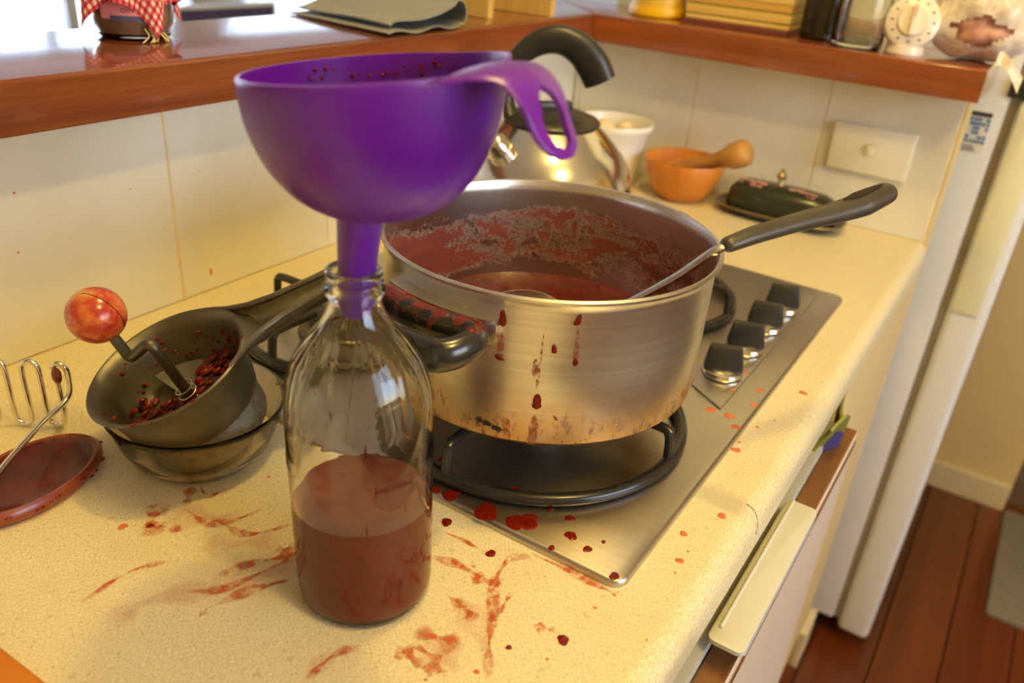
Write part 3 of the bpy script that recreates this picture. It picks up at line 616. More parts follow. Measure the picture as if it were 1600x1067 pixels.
for k, ((a0, z0), (a1, z1), w) in enumerate(DRIPS):
    thin = k in (2, 6, 8, 9, 10, 11, 12)
    part('sauce_drip', drip(a0, z0, a1, z1, w * (1.5 if thin else 0.9), 0.0001 if thin else 0.0008), M['film'] if thin else M['splash'], pot)
for (a0, z0), w in [((-2.8984, 0.0721), 3), ((-2.842, 0.0698), 4), ((-2.9434, 0.0735), 2), ((-2.5259, 0.0842), 1)]:
    part('burnt_patch', drip(a0, z0 + 0.0012, a0 + 0.02, z0 - 0.0012, 0.0011 * w, 0.0002), M['edge_brown'] if w == 1 else M['gap'], pot)
def pot_handle(az, splash):
    def q(rad, tan, z):
        return (PX + rad * math.cos(az) - tan * math.sin(az), PY + rad * math.sin(az) + tan * math.cos(az), z)
    z = 0.150
    N_ = 40; pl = []
    arc = [(-0.046 + 0.092 * k / N_) / 0.1312 for k in range(N_ + 1)]
    V, F = [], []
    for a in arc:
        for rr, zz in ((0.1296, z - 0.0095), (0.1405, z - 0.0085), (0.1405, z + 0.0085), (0.1296, z + 0.0095)):
            V.append((PX + rr * math.cos(az + a), PY + rr * math.sin(az + a), zz))
    F = [(i * 4 + k, i * 4 + (k + 1) % 4, i * 4 + 4 + (k + 1) % 4, i * 4 + 4 + k) for i in range(N_) for k in range(4)] + [(3, 2, 1, 0), tuple(N_ * 4 + k for k in range(4))]
    part('bracket', (V, F), M['steel'], pot, label='bare steel handle bracket')
    loop = [(0.1445, -0.029), (0.1430, -0.036), (0.146, -0.0425), (0.156, -0.0440), (0.168, -0.0420), (0.177, -0.034), (0.1795, -0.018), (0.180, 0.0), (0.1795, 0.018), (0.177, 0.034), (0.168, 0.0420), (0.156, 0.0440), (0.146, 0.0425), (0.1430, 0.036), (0.1445, 0.029), (0.1470, 0.015), (0.1480, 0), (0.1470, -0.015)]
    P = cr([q(a, b, z - 0.10 * (a - 0.14)) for a, b in loop + loop[:1]], 6)[:-1]
    h = part('handle', tube(P, 0.0108, 18, (0.84, 1.06), closed=True, up=(0, 0, 1)), M['handle_sauce'] if splash else M['black_plastic'], pot, angle=60)
    if splash:
        for k in range(26):
            i = random.randrange(len(P)); p = P[i]; r = random.uniform(0.0010, 0.0030); a = random.uniform(0.5, 2.6)
            d = np.array([PX, PY]) - p[:2]; d /= np.linalg.norm(d)
            part('sauce_glob', sphere((p[0] + d[0] * math.cos(a) * 0.0080, p[1] + d[1] * math.cos(a) * 0.0080, p[2] + 0.0104 * math.sin(a)), r, 12, 7, (1.2, 1, 0.5)), M['splash'], h)
pot_handle(math.radians(176.5), True); pot_handle(math.radians(-2), False)
LZ = 0.0845
def liquid(u, v):
    r = 0.1284 * u; a = 2 * PI * v
    return (PX + r * math.cos(a), PY + r * math.sin(a), LZ + (0.0008 * math.sin(60 * r + 3 * a) + 0.0006 * math.sin(95 * r - 5 * a)) * u * (1 - u) * 3)
top = lathe([(0, LZ), (0.03, LZ + 0.0003), (0.06, LZ - 0.0003), (0.09, LZ + 0.0003), (0.12, LZ), (0.1284, LZ + 0.0008), (0.1282, 0.075), (0.124, 0.066), (0.116, 0.0598), (0, 0.0588)], (PX, PY, 0), 96)
solo('sauce', top, M['sauce'], 'dark red simmering sauce filling the big steel pot', 'sauce', (PX, PY, 0.0588))

lad = thing('ladle', 'steel ladle with a long dark grey plastic handle leaning in the pot', 'ladle', (0.50, 0.17, 0.085))
LB = np.array([0.5450, 0.2250, 0.0895])
bowl = lathe([(0, -0.026), (0.016, -0.0235), (0.029, -0.015), (0.0365, -0.003), (0.0385, 0.006), (0.0378, 0.006), (0.0355, -0.003), (0.028, -0.0142), (0.0155, -0.0225), (0, -0.025)], (0, 0, 0), 40)
tilt = Matrix.Translation(LB) @ Matrix.Rotation(math.radians(14), 4, Vector((0.53, -0.85, 0)).normalized())
part('bowl', mv(bowl, tilt), M['steel'], lad)
part('shaft', tube(cr([(0.542, 0.190, 0.0885), (0.547, 0.172, 0.104), (0.555, 0.148, 0.125), (0.564, 0.126, 0.1435), (0.5720, 0.1080, 0.1600), (0.5810, 0.0885, 0.1815), (0.5930, 0.0772, 0.1885)], 8), [0.0026, 0.003, 0.0036, 0.0042, 0.0040], 12, (1.2, 0.9)), M['steel'], lad)
hpth = cr([(0.588, 0.0800, 0.1880), (0.610, 0.0685, 0.1925), (0.650, 0.0482, 0.1975), (0.690, 0.028, 0.2010), (0.715, 0.0155, 0.2050), (0.738, 0.004, 0.2110)], 8)
hd = part('handle', capped(hpth, [0.0070, 0.0080, 0.0086, 0.0100, 0.0120, 0.0104], 18, flat=(1.0, 0.86)), M['grey_plastic'], lad)
part('hanging_slot', warp(tube(cr([(0.694, 0.0262, 0.2102), (0.712, 0.0170, 0.2142), (0.731, 0.0074, 0.2192)], 6), [0.0012, 0.0042, 0.0036, 0.0015], 12, (1.0, 0.45)), lambda x, y, z: (x, y, z + 0.0006)), M['gap'], hd)

# ------------------------------------------------------------------ sauce bottle, its contents and the purple funnel
BX, BY = 0.307, 0.190
lean = lambda z: (-0.0108 * z, 0.0166 * z)
bo = [(0, 0.004), (0.022, 0.0018), (0.034, 0.0002), (0.0395, 0.0012), (0.0420, 0.0060), (0.0428, 0.014), (0.0429, 0.034), (0.0431, 0.070), (0.0432, 0.1005), (0.0436, 0.1035), (0.0436, 0.108), (0.0431, 0.111), (0.0430, 0.1306)]
sh_ = cr([(0.0430, 0.1306), (0.0413, 0.1523), (0.0360, 0.169), (0.0280, 0.1812), (0.0205, 0.1904), (0.0160, 0.199), (0.0143, 0.2045)], 16)
nk = [(0.0141, 0.2065), (0.0150, 0.2085), (0.0166, 0.2098), (0.0170, 0.2120), (0.0160, 0.2142), (0.0142, 0.2152), (0.0138, 0.2175), (0.0152, 0.2190), (0.0157, 0.2210), (0.0152, 0.2230), (0.0138, 0.2236), (0.0122, 0.2230), (0.0115, 0.221)]
ins = [(0.0113, 0.206), (0.0125, 0.2005), (0.0175, 0.1905), (0.0250, 0.1808), (0.0328, 0.1685), (0.0384, 0.1515), (0.0402, 0.130), (0.0404, 0.07), (0.0402, 0.016), (0.0390, 0.0095), (0.035, 0.0062), (0.02, 0.0068), (0, 0.0078)]
pf = bo + [tuple(p) for p in sh_[1:]] + nk + ins
SEG = 240
V, F = lathe(pf, (0, 0, 0), SEG, None)
V = np.array(V); z = V[:, 2]; rr = np.hypot(V[:, 0], V[:, 1]); th = np.arctan2(V[:, 1], V[:, 0])
outer_n = 1 + SEG * (len(bo) - 1 + len(sh_) - 1)
s = (z - 0.1315) / (0.197 - 0.1315); NP = 8
phi = ((th * NP / (2 * PI) + 0.37) % 1.0) * 2 - 1
wid = 0.80 * np.sqrt(np.clip(1 - s, 0, 1)) * np.sqrt(np.clip(1 - ((0.22 - np.minimum(s, 0.22)) / 0.22) ** 2, 0, 1))
ridge = np.exp(-((np.abs(phi) - wid) / 0.095) ** 2) * 0.00056 + 0.00012 * np.exp(-(phi / 0.07) ** 2)
vein = 0.00005 * np.exp(-(((s * 9 - np.abs(phi) * 3.0) % 1 - 0.5) / 0.16) ** 2) * (np.abs(phi) < wid * 0.6)
amp = np.clip(s / 0.12, 0, 1) * np.clip((0.97 - s) / 0.1, 0, 1) * np.clip((rr - 0.015) / 0.012, 0, 1)
amp[outer_n:] = 0
k = 1 + (ridge + vein) * amp / np.maximum(rr, 1e-4); V[:, 0] *= k; V[:, 1] *= k
V = [(BX + x + lean(zz)[0], BY + y + lean(zz)[1], zz) for x, y, zz in V]
bt = thing('sauce_bottle', 'clear glass sauce bottle with leaf-embossed shoulders, half full, standing on the worktop', 'bottle', (BX, BY, 0))
part('glass_body', (V, F), M['glass'], bt, angle=60)
for k in range(9):
    a = random.uniform(2.2, 5.0); zz = random.uniform(0.078, 0.19)
    rad = float(np.interp(zz, [0.07, 0.13, 0.1515, 0.1685, 0.1808, 0.1905], [0.0404, 0.0402, 0.0384, 0.0328, 0.025, 0.0175])) - 0.0004
    part('sauce_streak', tube([(BX + lean(zz - q)[0] + rad * math.cos(a), BY + lean(zz - q)[1] + rad * math.sin(a), zz - q) for q in (0, 0.004, 0.009)] if zz < 0.15 else
         [(BX + lean(zz)[0] + (rad + 0.0003 * q) * math.cos(a), BY + lean(zz)[1] + (rad + 0.0003 * q) * math.sin(a), zz - 0.001 * q) for q in (0, 1, 2)], [0.0003, 0.0007, 0.0004], 6), M['splash'], bt)
SZ = 0.0745
off = lambda zz: lean(zz)
sb = lathe([(0, 0.0061), (0.02, 0.0050), (0.0350, 0.0046), (0.0396, 0.0082), (0.0408, 0.0160), (0.0410, 0.04), (0.04095, SZ + 0.0004), (0.0404, SZ + 0.0002), (0.0392, SZ - 0.0001), (0.02, SZ), (0, SZ)], (BX, BY, 0), 72, off)
o = solo('bottled_sauce', sb, [M['bottle_sauce'], M['froth']], 'red-brown sauce filling the lower third of the glass bottle', 'sauce', (BX, BY, 0.0066))
for p in o.data.polygons:
    if p.center.z > SZ - 0.0066 - 0.0012 and p.normal.z > 0.5: p.material_index = 1

RV = np.array([0.546, -0.838]); TV = np.array([-0.838, -0.546])
fun = thing('funnel', 'big purple plastic jam funnel with a looped handle, standing in the glass bottle', 'funnel', (BX, BY, 0.197))
def foff(z):
    k = float(np.interp(z, [0.19, 0.22, 0.2534, 0.2600, 0.34], [-0.0036, -0.0030, -0.0008, 0.0062, 0.0076])); return (RV[0] * k, RV[1] * k)
fo = [(0.0084, 0.1975), (0.0092, 0.2080), (0.0100, 0.2190), (0.0108, 0.2340), (0.0118, 0.2500), (0.0135, 0.2545), (0.0215, 0.2570)] + [tuple(p) for p in cr([(0.0270, 0.2588), (0.0345, 0.2625), (0.0436, 0.2694), (0.0525, 0.2806), (0.0582, 0.2928), (0.0617, 0.3040), (0.0636, 0.3165), (0.0644, 0.3265)], 4)]
T = 0.0018
fi = [(max(r - T, 0.004), z + (0.0012 if r > 0.013 else 0)) for r, z in fo]
fi[0] = (0.0068, 0.1975)
prof = fo + [(0.0640, 0.3276), (0.0630, 0.3276)] + fi[::-1]
V, F = lathe(prof, (BX, BY, 0), 96, foff, closed=True)
c0 = np.array([BX + RV[0] * 0.0073, BY + RV[1] * 0.0073])
def rimwave(x, y, z):
    if z < 0.27: return (x, y, z)
    d = np.array([x, y]) - c0; a = d @ RV / 0.0645; b = d @ TV / 0.0645; w = min(1, (z - 0.27) / 0.055) ** 1.6
    dz = 0.0075 * a + 0.0035 * b + 0.0035 * max(0, a - 0.45) ** 2 * 3
    return (x, y, z + w * dz)
part('bowl', warp((V, F), rimwave), M['purple'], fun, angle=50)
a_ = math.radians(30); DV = math.cos(a_) * RV + math.sin(a_) * TV; WV = -math.sin(a_) * RV + math.cos(a_) * TV
spine = cr([(0.0600, 0.3368), (0.0695, 0.3385), (0.0790, 0.3378), (0.0865, 0.3340), (0.0929, 0.3265), (0.0980, 0.3165), (0.1030, 0.3093), (0.1054, 0.3045)], 5)
ns = len(spine); hw = np.interp(np.linspace(0, 1, ns), [0, 0.14, 0.30, 0.55, 0.75, 0.90, 1], [0.036, 0.029, 0.0220, 0.0195, 0.0170, 0.0125, 0.0045])
def hpt(i, s, lift): # point on the handle: spine index, -1..1 across, through-thickness offset
    sp = spine[i]; t = np.gradient(spine, axis=0)[i]; t = t / np.linalg.norm(t); nrm = np.array([-t[1], t[0]])
    q = sp + nrm * lift; q = q + nrm * (-0.10 * hw[i] * s * s)
    xy = c0 + DV * q[0] + WV * hw[i] * s; return (xy[0], xy[1], q[1])
V, F = [], []
hole = np.interp(np.linspace(0, 1, ns), [0, 0.47, 0.52, 0.66, 0.82, 0.91, 1], [0, 0, 0.30, 0.56, 0.50, 0, 0])
cols = [-1, -0.85, None, None, 0.85, 1]
def strip(side):
    V, F = [], []
    for i in range(ns):
        h = hole[i]; ss = [side * (h + (1 - h) * q) for q in (0, 0.35, 0.7, 0.92, 1.0)]
        for lift in (0.0012, -0.0012): V += [hpt(i, q, lift * (0.5 if abs(q) > 0.97 else 1)) for q in ss]
    m = 5
    for i in range(ns - 1):
        a, b = i * 10, (i + 1) * 10
        for j in range(4):
            F.append((a + j, a + j + 1, b + j + 1, b + j)); F.append((a + 5 + j, b + 5 + j, b + 6 + j, a + 6 + j))
        F.append((a + 4, a + 9, b + 9, b + 4))
        if hole[i] > 0 or hole[i + 1] > 0: F.append((a, b, b + 5, a + 5))
    F.append(tuple([0, 5, 6, 7, 8, 9, 4, 3, 2, 1])); e = (ns - 1) * 10; F.append((e, e + 1, e + 2, e + 3, e + 4, e + 9, e + 8, e + 7, e + 6, e + 5))
    return V, F
part('handle', merge(strip(1), strip(-1)), M['purple'], fun, label='drooping purple handle with a long hanging hole', angle=50)
for k in range(46):
    aa = random.uniform(-0.75, 0.8); rad = 0.0610; zz = 0.3195 + random.uniform(-0.004, 0.0035)
    v = RV * math.sin(aa) - TV * math.cos(aa); x, y = c0 + v * rad; q = rimwave(x, y, zz); r = random.choice([0.0004, 0.0006, 0.0008, 0.0012])
    part('sauce_speck', sphere((q[0], q[1], q[2]), r, 8, 5, (1, 1, 1)), M['pulp'], fun)

# ------------------------------------------------------------------ amber glass dish with the food mill
dish = thing('glass_dish', 'round smoky amber glass pie dish under the grey food mill', 'dish', (0.339, 0.392, 0))
dcx, dcy = 0.339, 0.392
part('dish_body', lathe([(0, 0.0), (0.040, 0.0), (0.0475, 0.0015), (0.0535, 0.008), (0.0605, 0.024), (0.0655, 0.041), (0.0672, 0.0445), (0.0672, 0.0462), (0.0655, 0.0468), (0.0640, 0.0445), (0.0580, 0.025), (0.0505, 0.0095), (0.0455, 0.0045), (0.038, 0.0032), (0, 0.0032)], (dcx, dcy, 0), 80), M['amber'], dish, angle=50)
part('lug_handle', tube(cr([(dcx + 0.040, dcy - 0.049, 0.043), (dcx + 0.056, dcy - 0.058, 0.0440), (dcx + 0.064, dcy - 0.040, 0.044), (dcx + 0.060, dcy - 0.024, 0.043)], 6), 0.0028, 10, (1, 0.8)), M['amber'], dish)
tt, ph = math.radians(24), math.radians(158.8)
nz = np.array([math.sin(tt) * math.cos(ph), math.sin(tt) * math.sin(ph), math.cos(tt)])
ex = np.array([1, 0, 0]) - nz * nz[0]; ex /= np.linalg.norm(ex); ey = np.cross(nz, ex)
MC = np.array([0.316, 0.388, 0.0875])
mm = Matrix([[ex[0], ey[0], nz[0], MC[0]], [ex[1], ey[1], nz[1], MC[1]], [ex[2], ey[2], nz[2], MC[2]], [0, 0, 0, 1]]) @ Matrix.Scale(0.955, 4)
mill = thing('food_mill', 'dull grey hand-cranked food mill tilted in the amber glass dish', 'food mill', None, None, mm)
part('bowl', lathe([(0.036, -0.047), (0.0480, -0.0455), (0.0512, -0.0430), (0.0528, -0.036), (0.0560, -0.015), (0.0592, -0.005), (0.0625, -0.0014), (0.0640, 0.0012), (0.0625, 0.0022), (0.0600, 0.0010), (0.0572, -0.005), (0.0540, -0.015), (0.0505, -0.034), (0.045, -0.0415), (0.0, -0.0440), (0, -0.0465), (0.036, -0.047)], (0, 0, 0), 96), M['cast'], mill, local=True, angle=50)
part('base_ring', lathe([(0.0445, -0.070), (0.0470, -0.070), (0.0485, -0.066), (0.0487, -0.052), (0.0478, -0.0458), (0.0450, -0.0458), (0.0450, -0.052)], (0, 0, 0), 72, closed=True), M['cast_light'], mill, local=True, label='paler scuffed screen ring', angle=40)
ux = np.array([0.860, -0.510, 0]); wx = np.array([0.510, 0.860, 0]); ns_ = 16
def chan(u, v): # U-section handle that flares round the rim of the bowl
    sn = math.sin((2 * v - 1) * PI / 2); h0 = 0.046
    half = float(np.interp(u, [0, 0.06, 0.14, 0.26, 0.42, 0.7, 1], [h0, 0.0395, 0.0305, 0.0215, 0.0160, 0.0125, 0.0108]))
    d0 = math.sqrt(0.0618 ** 2 - (h0 * sn) ** 2); d = d0 + (0.163 - d0) * u
    dip = 0.0125 * min(1, u / 0.16) * (1 - abs(sn) ** 3)
    return tuple(ux * d + wx * half * sn + np.array([0, 0, 0.0008 - dip - 0.003 * u]))
part('handle', grid(chan, 32, 21, 0.0022), M['cast'], mill, local=True, angle=60)
for sgn in (1, -1):
    part('handle_rim', tube([tuple(np.array(chan(t, 0.5 + 0.5 * sgn)) + np.array([0, 0, 0.0004])) for t in np.linspace(0.0, 1, 32)], [0.0018, 0.0026, 0.0024, 0.0024], 8), M['cast'], mill, local=True)
def q3(a): return tuple(a)
part('crank', tube(cr([(0, 0, -0.044), (0, 0, -0.02), (0, 0, 0.012), (0, 0.0005, 0.0195), (-0.002, 0.004, 0.0222), (-0.0065, 0.0140, 0.0165), (-0.0095, 0.0200, 0.0135), (-0.0105, 0.0222, 0.0155), (-0.0105, 0.0222, 0.022), (-0.0105, 0.0222, 0.040)], 6), 0.0042, 12, (1.0, 1.0)), M['cast'], mill, local=True, angle=60)
part('knob', sphere((-0.0105, 0.0222, 0.0565), 0.0207, 40, 26), M['ball'], mill, local=True, label='round wooden knob stained red with sauce')
part('knob_seam', tube([(-0.0105 + 0.02075 * math.sin(a) * 0.3, 0.0222 - 0.02075 * math.sin(a) * 0.954, 0.0565 + 0.02075 * math.cos(a)) for a in np.linspace(0.1, 2.2, 20)], 0.0003, 5), M['gap'], mill, local=True)
def blade(u, v):
    r = 0.006 + 0.036 * u; a = -0.6 + 2.1 * v; return (r * math.cos(a), r * math.sin(a), -0.040 + 0.016 * v * u - 0.002)
part('blade', grid(blade, 8, 16, 0.0012), M['cast'], mill, local=True)
part('spring', tube([(0.0075 * math.cos(a), 0.0075 * math.sin(a), -0.034 + 0.0009 * a) for a in np.linspace(0, 14, 60)], 0.0007, 6), M['steel'], mill, local=True)
pul = []
for k in range(330):
    r = 0.046 * math.sqrt(random.random()); a = random.uniform(2.0, 6.9); s_ = random.uniform(0.0012, 0.0046)
    pul.append(sphere((r * math.cos(a), r * math.sin(a), -0.0405 + random.uniform(0, 0.004 + 0.010 * (r / 0.046) ** 3)), s_, 9, 6, (random.uniform(0.8, 1.7), random.uniform(0.5, 1.1), random.uniform(0.3, 0.8))))
for k in range(110):
    h = -0.034 + 0.030 * random.random() ** 1.6; r = float(np.interp(h, [-0.034, -0.015, -0.004], [0.0505, 0.054, 0.0576])) - 0.0004; a = random.choice([random.uniform(-0.6, 1.9), random.uniform(2.6, 4.6)])
    pul.append(sphere((r * math.cos(a), r * math.sin(a), h), random.uniform(0.0007, 0.0024), 8, 5, (1, 1, 0.8)))
part('pulp', merge(*pul), M['pulp'], mill, local=True, kind='stuff', label='wet red fruit skins left in the mill')
for a, w in ((-1.95, 0.007), (-1.25, 0.009), (-0.85, 0.005), (3.6, 0.006)):
    part('sauce_smudge', tube([(0.0622 * math.cos(a + t), 0.0622 * math.sin(a + t), 0.0020) for t in np.linspace(-w * 8, w * 8, 9)], [0.0002, 0.0016, 0.0014, 0.0003], 8, (1, 0.4)), M['splash'], mill, local=True)

# ------------------------------------------------------------------ wooden spoon and wire masher, orange board
sp = thing('wooden_spoon', 'flat wooden spoon soaked in red sauce at the left end of the worktop', 'spoon', (0.24, 0.45, 0))
SC = np.array([0.2325, 0.447]); sa = np.array([0.985, 0.17]); sa /= np.linalg.norm(sa); sw = np.array([-sa[1], sa[0]])
def spp(a, b, z): p = SC + sa * a + sw * b; return (p[0], p[1], z)
N = 56
def outline(t): # bowl of the spoon
    return 0.0575 * math.cos(t), 0.0365 * math.sin(t)
V, F = [], []
lev = [(0.90, 0.0), (1.0, 0.005), (1.0, 0.010), (0.94, 0.0128), (0.80, 0.0112), (0.5, 0.0092), (0.25, 0.0088)]
for f, z in lev: V += [spp(outline(2 * PI * k / N)[0] * f, outline(2 * PI * k / N)[1] * f, z) for k in range(N)]
V += [spp(0, 0, 0.0086), spp(0, 0, 0.0)]
for a in range(len(lev) - 1):
    for k in range(N): F.append((a * N + k, a * N + (k + 1) % N, (a + 1) * N + (k + 1) % N, (a + 1) * N + k))
L_ = (len(lev) - 1) * N
F += [(L_ + k, L_ + (k + 1) % N, len(lev) * N) for k in range(N)] + [((k + 1) % N, k, len(lev) * N + 1) for k in range(N)]
part('bowl', (V, F), M['spoon'], sp, angle=50)
part('handle', capped([spp(-0.050, -0.004, 0.0092), spp(-0.070, -0.010, 0.0092), spp(-0.11, -0.021, 0.0092), spp(-0.20, -0.04, 0.0092)], [0.0112, 0.0095, 0.0085, 0.008], 14, flat=(1.1, 0.8), up=(0, 0, 1)), M['spoon'], sp)
film = lathe([(0.0, 0.0099), (0.4, 0.0100), (0.7, 0.0110), (0.87, 0.0122), (0.89, 0.0118)], (0, 0, 0), 48)
part('sauce_film', ([spp(x * 0.0575 * (1 + 0.04 * math.sin(3 * math.atan2(y, x))), y * 0.0365, z) for x, y, z in film[0]], film[1]), M['sauce'], sp, label='glossy dark red sauce pooled on the spoon')
for k in range(9):
    t = -0.3 - 2.0 * random.random(); a, b = outline(t); part('sauce_glob', sphere(spp(a * 0.985, b * 0.985, random.uniform(0.004, 0.0105)), random.uniform(0.0012, 0.0026), 10, 6, (1.5, 1, 0.6)), M['splash'], sp)
ms = thing('potato_masher', 'chrome zigzag wire potato masher lying against the sauce-soaked spoon', 'masher', (0.27, 0.52, 0))
d0 = np.array([0.290, 0.4975]); d1 = np.array([0.262, 0.537]); dd = (d1 - d0) / np.linalg.norm(d1 - d0); pts = []
zb, zt, hwid = 0.0042, 0.0600, 0.0052
for k in range(5):
    c = d0 + dd * (0.0045 + 0.0256 * k); lo, hi = (zb, zt)
    a = c - dd * 0.0064; b = c + dd * 0.0064
    pts += [(*a, zt - 0.008), (*a, zb + 0.0085), (*(c - dd * 0.003), zb), (*(c + dd * 0.003), zb), (*b, zb + 0.0085), (*b, zt - 0.008), (*(b + dd * 0.0034), zt), (*(b + dd * 0.0094), zt)]
zig = cr(pts, 4)
sk = cr([(0.170, 0.395, 0.036), (0.200, 0.425, 0.034), (0.228, 0.449, 0.031), (0.262, 0.4735, 0.0290), (0.2840, 0.4830, 0.0305), (0.2935, 0.4865, 0.0360), (0.2958, 0.4880, 0.0500), (0.2952, 0.4895, 0.0570), (0.2925, 0.4935, 0.0602), (0.2898, 0.4976, 0.0575)], 6)
part('zigzag_head', tube(zig, 0.0021, 10, up=(0.6, 0.8, 0.1)), M['chrome'], ms, angle=80)
part('shank', tube(np.vstack([sk, [zig[0]]]), 0.0022, 10), M['chrome'], ms, angle=80)
part('sauce_glob', sphere((0.2905, 0.4945, 0.0500), 0.0058, 16, 10, (0.6, 0.8, 1.25)), M['spoon'], ms)
ob = solo('cutting_board', prism([(0.138, 0.318), (0.142, 0.190), (-0.10, 0.185), (-0.10, 0.33)], 0.0005, 0.012, 0.003, 3), M['orange_board'], 'orange plastic board at the bottom left corner of the worktop', 'cutting board', (0.05, 0.27, 0.0005))

# ------------------------------------------------------------------ kettle
KX, KY = 0.92, 0.43; K0 = 0.0447
ket = thing('kettle', 'round stainless steel kettle with a black curved handle in the corner behind the pot', 'kettle', (KX, KY, K0))
def kp(a, z, b=0.0): p = np.array([KX, KY]) + RV * a + TV * b; return (p[0], p[1], z)
kprof = [(0, K0), (0.088, K0), (0.093, K0 + 0.002), (0.094, K0 + 0.006)] + [tuple(p) for p in cr([(0.1000, 0.054), (0.1090, 0.068), (0.1110, 0.085), (0.1060, 0.108), (0.0930, 0.130), (0.0740, 0.150), (0.0600, 0.1625)], 5)] + [(0.056, 0.1655), (0, 0.167)]
part('body', lathe(kprof, (KX, KY, 0), 80), M['chrome'], ket, angle=40)
part('lid', lathe([(0.0600, 0.1640), (0.0615, 0.1665), (0.0580, 0.1705), (0.040, 0.1765), (0.020, 0.1800), (0, 0.1810)], (KX, KY, 0), 56), M['black_plastic'], ket)
part('lid_grip', mv(box(-0.026, 0.026, -0.007, 0.007, 0.0, 0.012, 0.004), Matrix.Translation((KX, KY, 0.1775)) @ Matrix.Rotation(-0.6, 4, 'Z')), M['black_plastic'], ket)
spt = part('spout', tube(cr([kp(-0.036, 0.112, 0.052), kp(-0.052, 0.128, 0.060), kp(-0.064, 0.143, 0.066)], 5), [0.024, 0.0185, 0.0165], 24), M['chrome'], ket)
part('spout_cap', capped([kp(-0.0645, 0.1435, 0.0665), kp(-0.0675, 0.1475, 0.0685)], [0.0175, 0.015], 24), M['chrome'], spt)
hpth = cr([kp(-0.036, 0.128, 0.030), kp(-0.043, 0.150, 0.020), kp(-0.0560, 0.185), kp(-0.0550, 0.222), kp(-0.041, 0.244), kp(-0.018, 0.2590), kp(0.006, 0.2610), kp(0.027, 0.2520), kp(0.043, 0.2360), kp(0.0545, 0.2170)], 6)
part('handle', tube(hpth, [0.0150, 0.0110, 0.0075, 0.0095, 0.0125, 0.0150, 0.0165, 0.0180, 0.0190, 0.0180], 20, flat=(1.2, 0.84)), M['black_plastic'], ket, label='thick black arched handle with a free end')

# ------------------------------------------------------------------ things along the back of the worktop
wbw = thing('white_bowl', 'white ceramic bowl behind the kettle in the corner', 'bowl', (1.25, 0.50, 0))
part('bowl_wall', lathe([(0, 0), (0.040, 0), (0.044, 0.003), (0.052, 0.045), (0.0605, 0.090), (0.0645, 0.094), (0.0660, 0.099), (0.0645, 0.104), (0.0615, 0.104), (0.0575, 0.092), (0.049, 0.046), (0.041, 0.008), (0, 0.006)], (1.25, 0.50, 0), 64), M['white_ceramic'], wbw)
for i, (dx, dy, dz, lb) in enumerate([(-0.018, 0.008, 0.084, 'pale egg in the white bowl, nearer the kettle'), (0.026, -0.010, 0.078, 'pale egg in the white bowl, nearer the tiled back wall')]):
    solo('egg', sphere((1.25 + dx, 0.50 + dy, dz), 0.020, 24, 14, (1, 1, 1.15)), M['egg'], lb, 'egg', (1.25 + dx, 0.50 + dy, dz), 'eggs in the white bowl')
part('filling', lathe([(0, 0.06), (0.050, 0.058), (0.0495, 0.05), (0, 0.05)], (1.25, 0.50, 0), 32), M['egg'], wbw)
mx, my = 1.262, 0.372
mor = thing('mortar', 'small orange wooden mortar bowl beside the butter dish', 'mortar', (mx, my, 0))
part('bowl', lathe([(0, 0), (0.030, 0), (0.036, 0.003), (0.050, 0.020), (0.0605, 0.044), (0.0640, 0.062), (0.0628, 0.0655), (0.0600, 0.0645), (0.0560, 0.046), (0.045, 0.024), (0.028, 0.012), (0, 0.010)], (mx, my, 0), 64), M['terracotta'], mor, angle=50)
pa = np.array([mx + 0.012, my + 0.036, 0.030]); pb = np.array([1.262, 0.272, 0.096]); pd = pb - pa
pp = [pa + pd * t for t in (0, 0.06, 0.2, 0.45, 0.62, 0.72, 0.80, 0.90, 0.97, 1.0)]
V, F = tube(pp, 1.0, 22); rad = [0.009, 0.0125, 0.0145, 0.0120, 0.0120, 0.0150, 0.0205, 0.0215, 0.0190, 0.0120]
V = [tuple(pp[i] + (np.array(V[i * 22 + k]) - pp[i]) * rad[i]) for i in range(10) for k in range(22)]
solo('pestle', (V, F), M['pestle'], 'tan wooden pestle resting in the orange mortar, knob end up', 'pestle', tuple(pa), angle=60)
bd = thing('butter_dish', 'dark green glazed butter dish with pink flowers on its lid, by the tiles', 'butter dish', (1.276, 0.215, 0))
def ell(cx, cy, a, b, n=48, p=3.0): return [(cx + a * math.copysign(abs(math.cos(t)) ** (2 / p), math.cos(t)), cy + b * math.copysign(abs(math.sin(t)) ** (2 / p), math.sin(t))) for t in np.linspace(0, 2 * PI, n, endpoint=False)]
def stack(levels):
    V, F = [], []; n = len(levels[0][0])
    for pts, z in levels: V += [(a, b, z) for a, b in pts]
    for i in range(len(levels) - 1):
        for k in range(n): F.append((i * n + k, i * n + (k + 1) % n, (i + 1) * n + (k + 1) % n, (i + 1) * n + k))
    F.append(tuple(range(n - 1, -1, -1))); F.append(tuple(range((len(levels) - 1) * n, len(levels) * n))); return V, F
BCX, BCY = 1.276, 0.213
part('tray', stack([(ell(BCX, BCY, 0.034, 0.080), 0.0), (ell(BCX, BCY, 0.040, 0.088), 0.004), (ell(BCX, BCY, 0.050, 0.099), 0.013), (ell(BCX, BCY, 0.049, 0.098), 0.0145), (ell(BCX, BCY, 0.039, 0.087), 0.007)]), M['dark_ceramic'], bd, angle=40)
part('gilt_rim', tube([(a, b, 0.0138) for a, b in ell(BCX, BCY, 0.0495, 0.0985, 72)], 0.0014, 6, closed=True, up=(0, 0, 1)), M['gold'], bd, label='worn gilt edge')
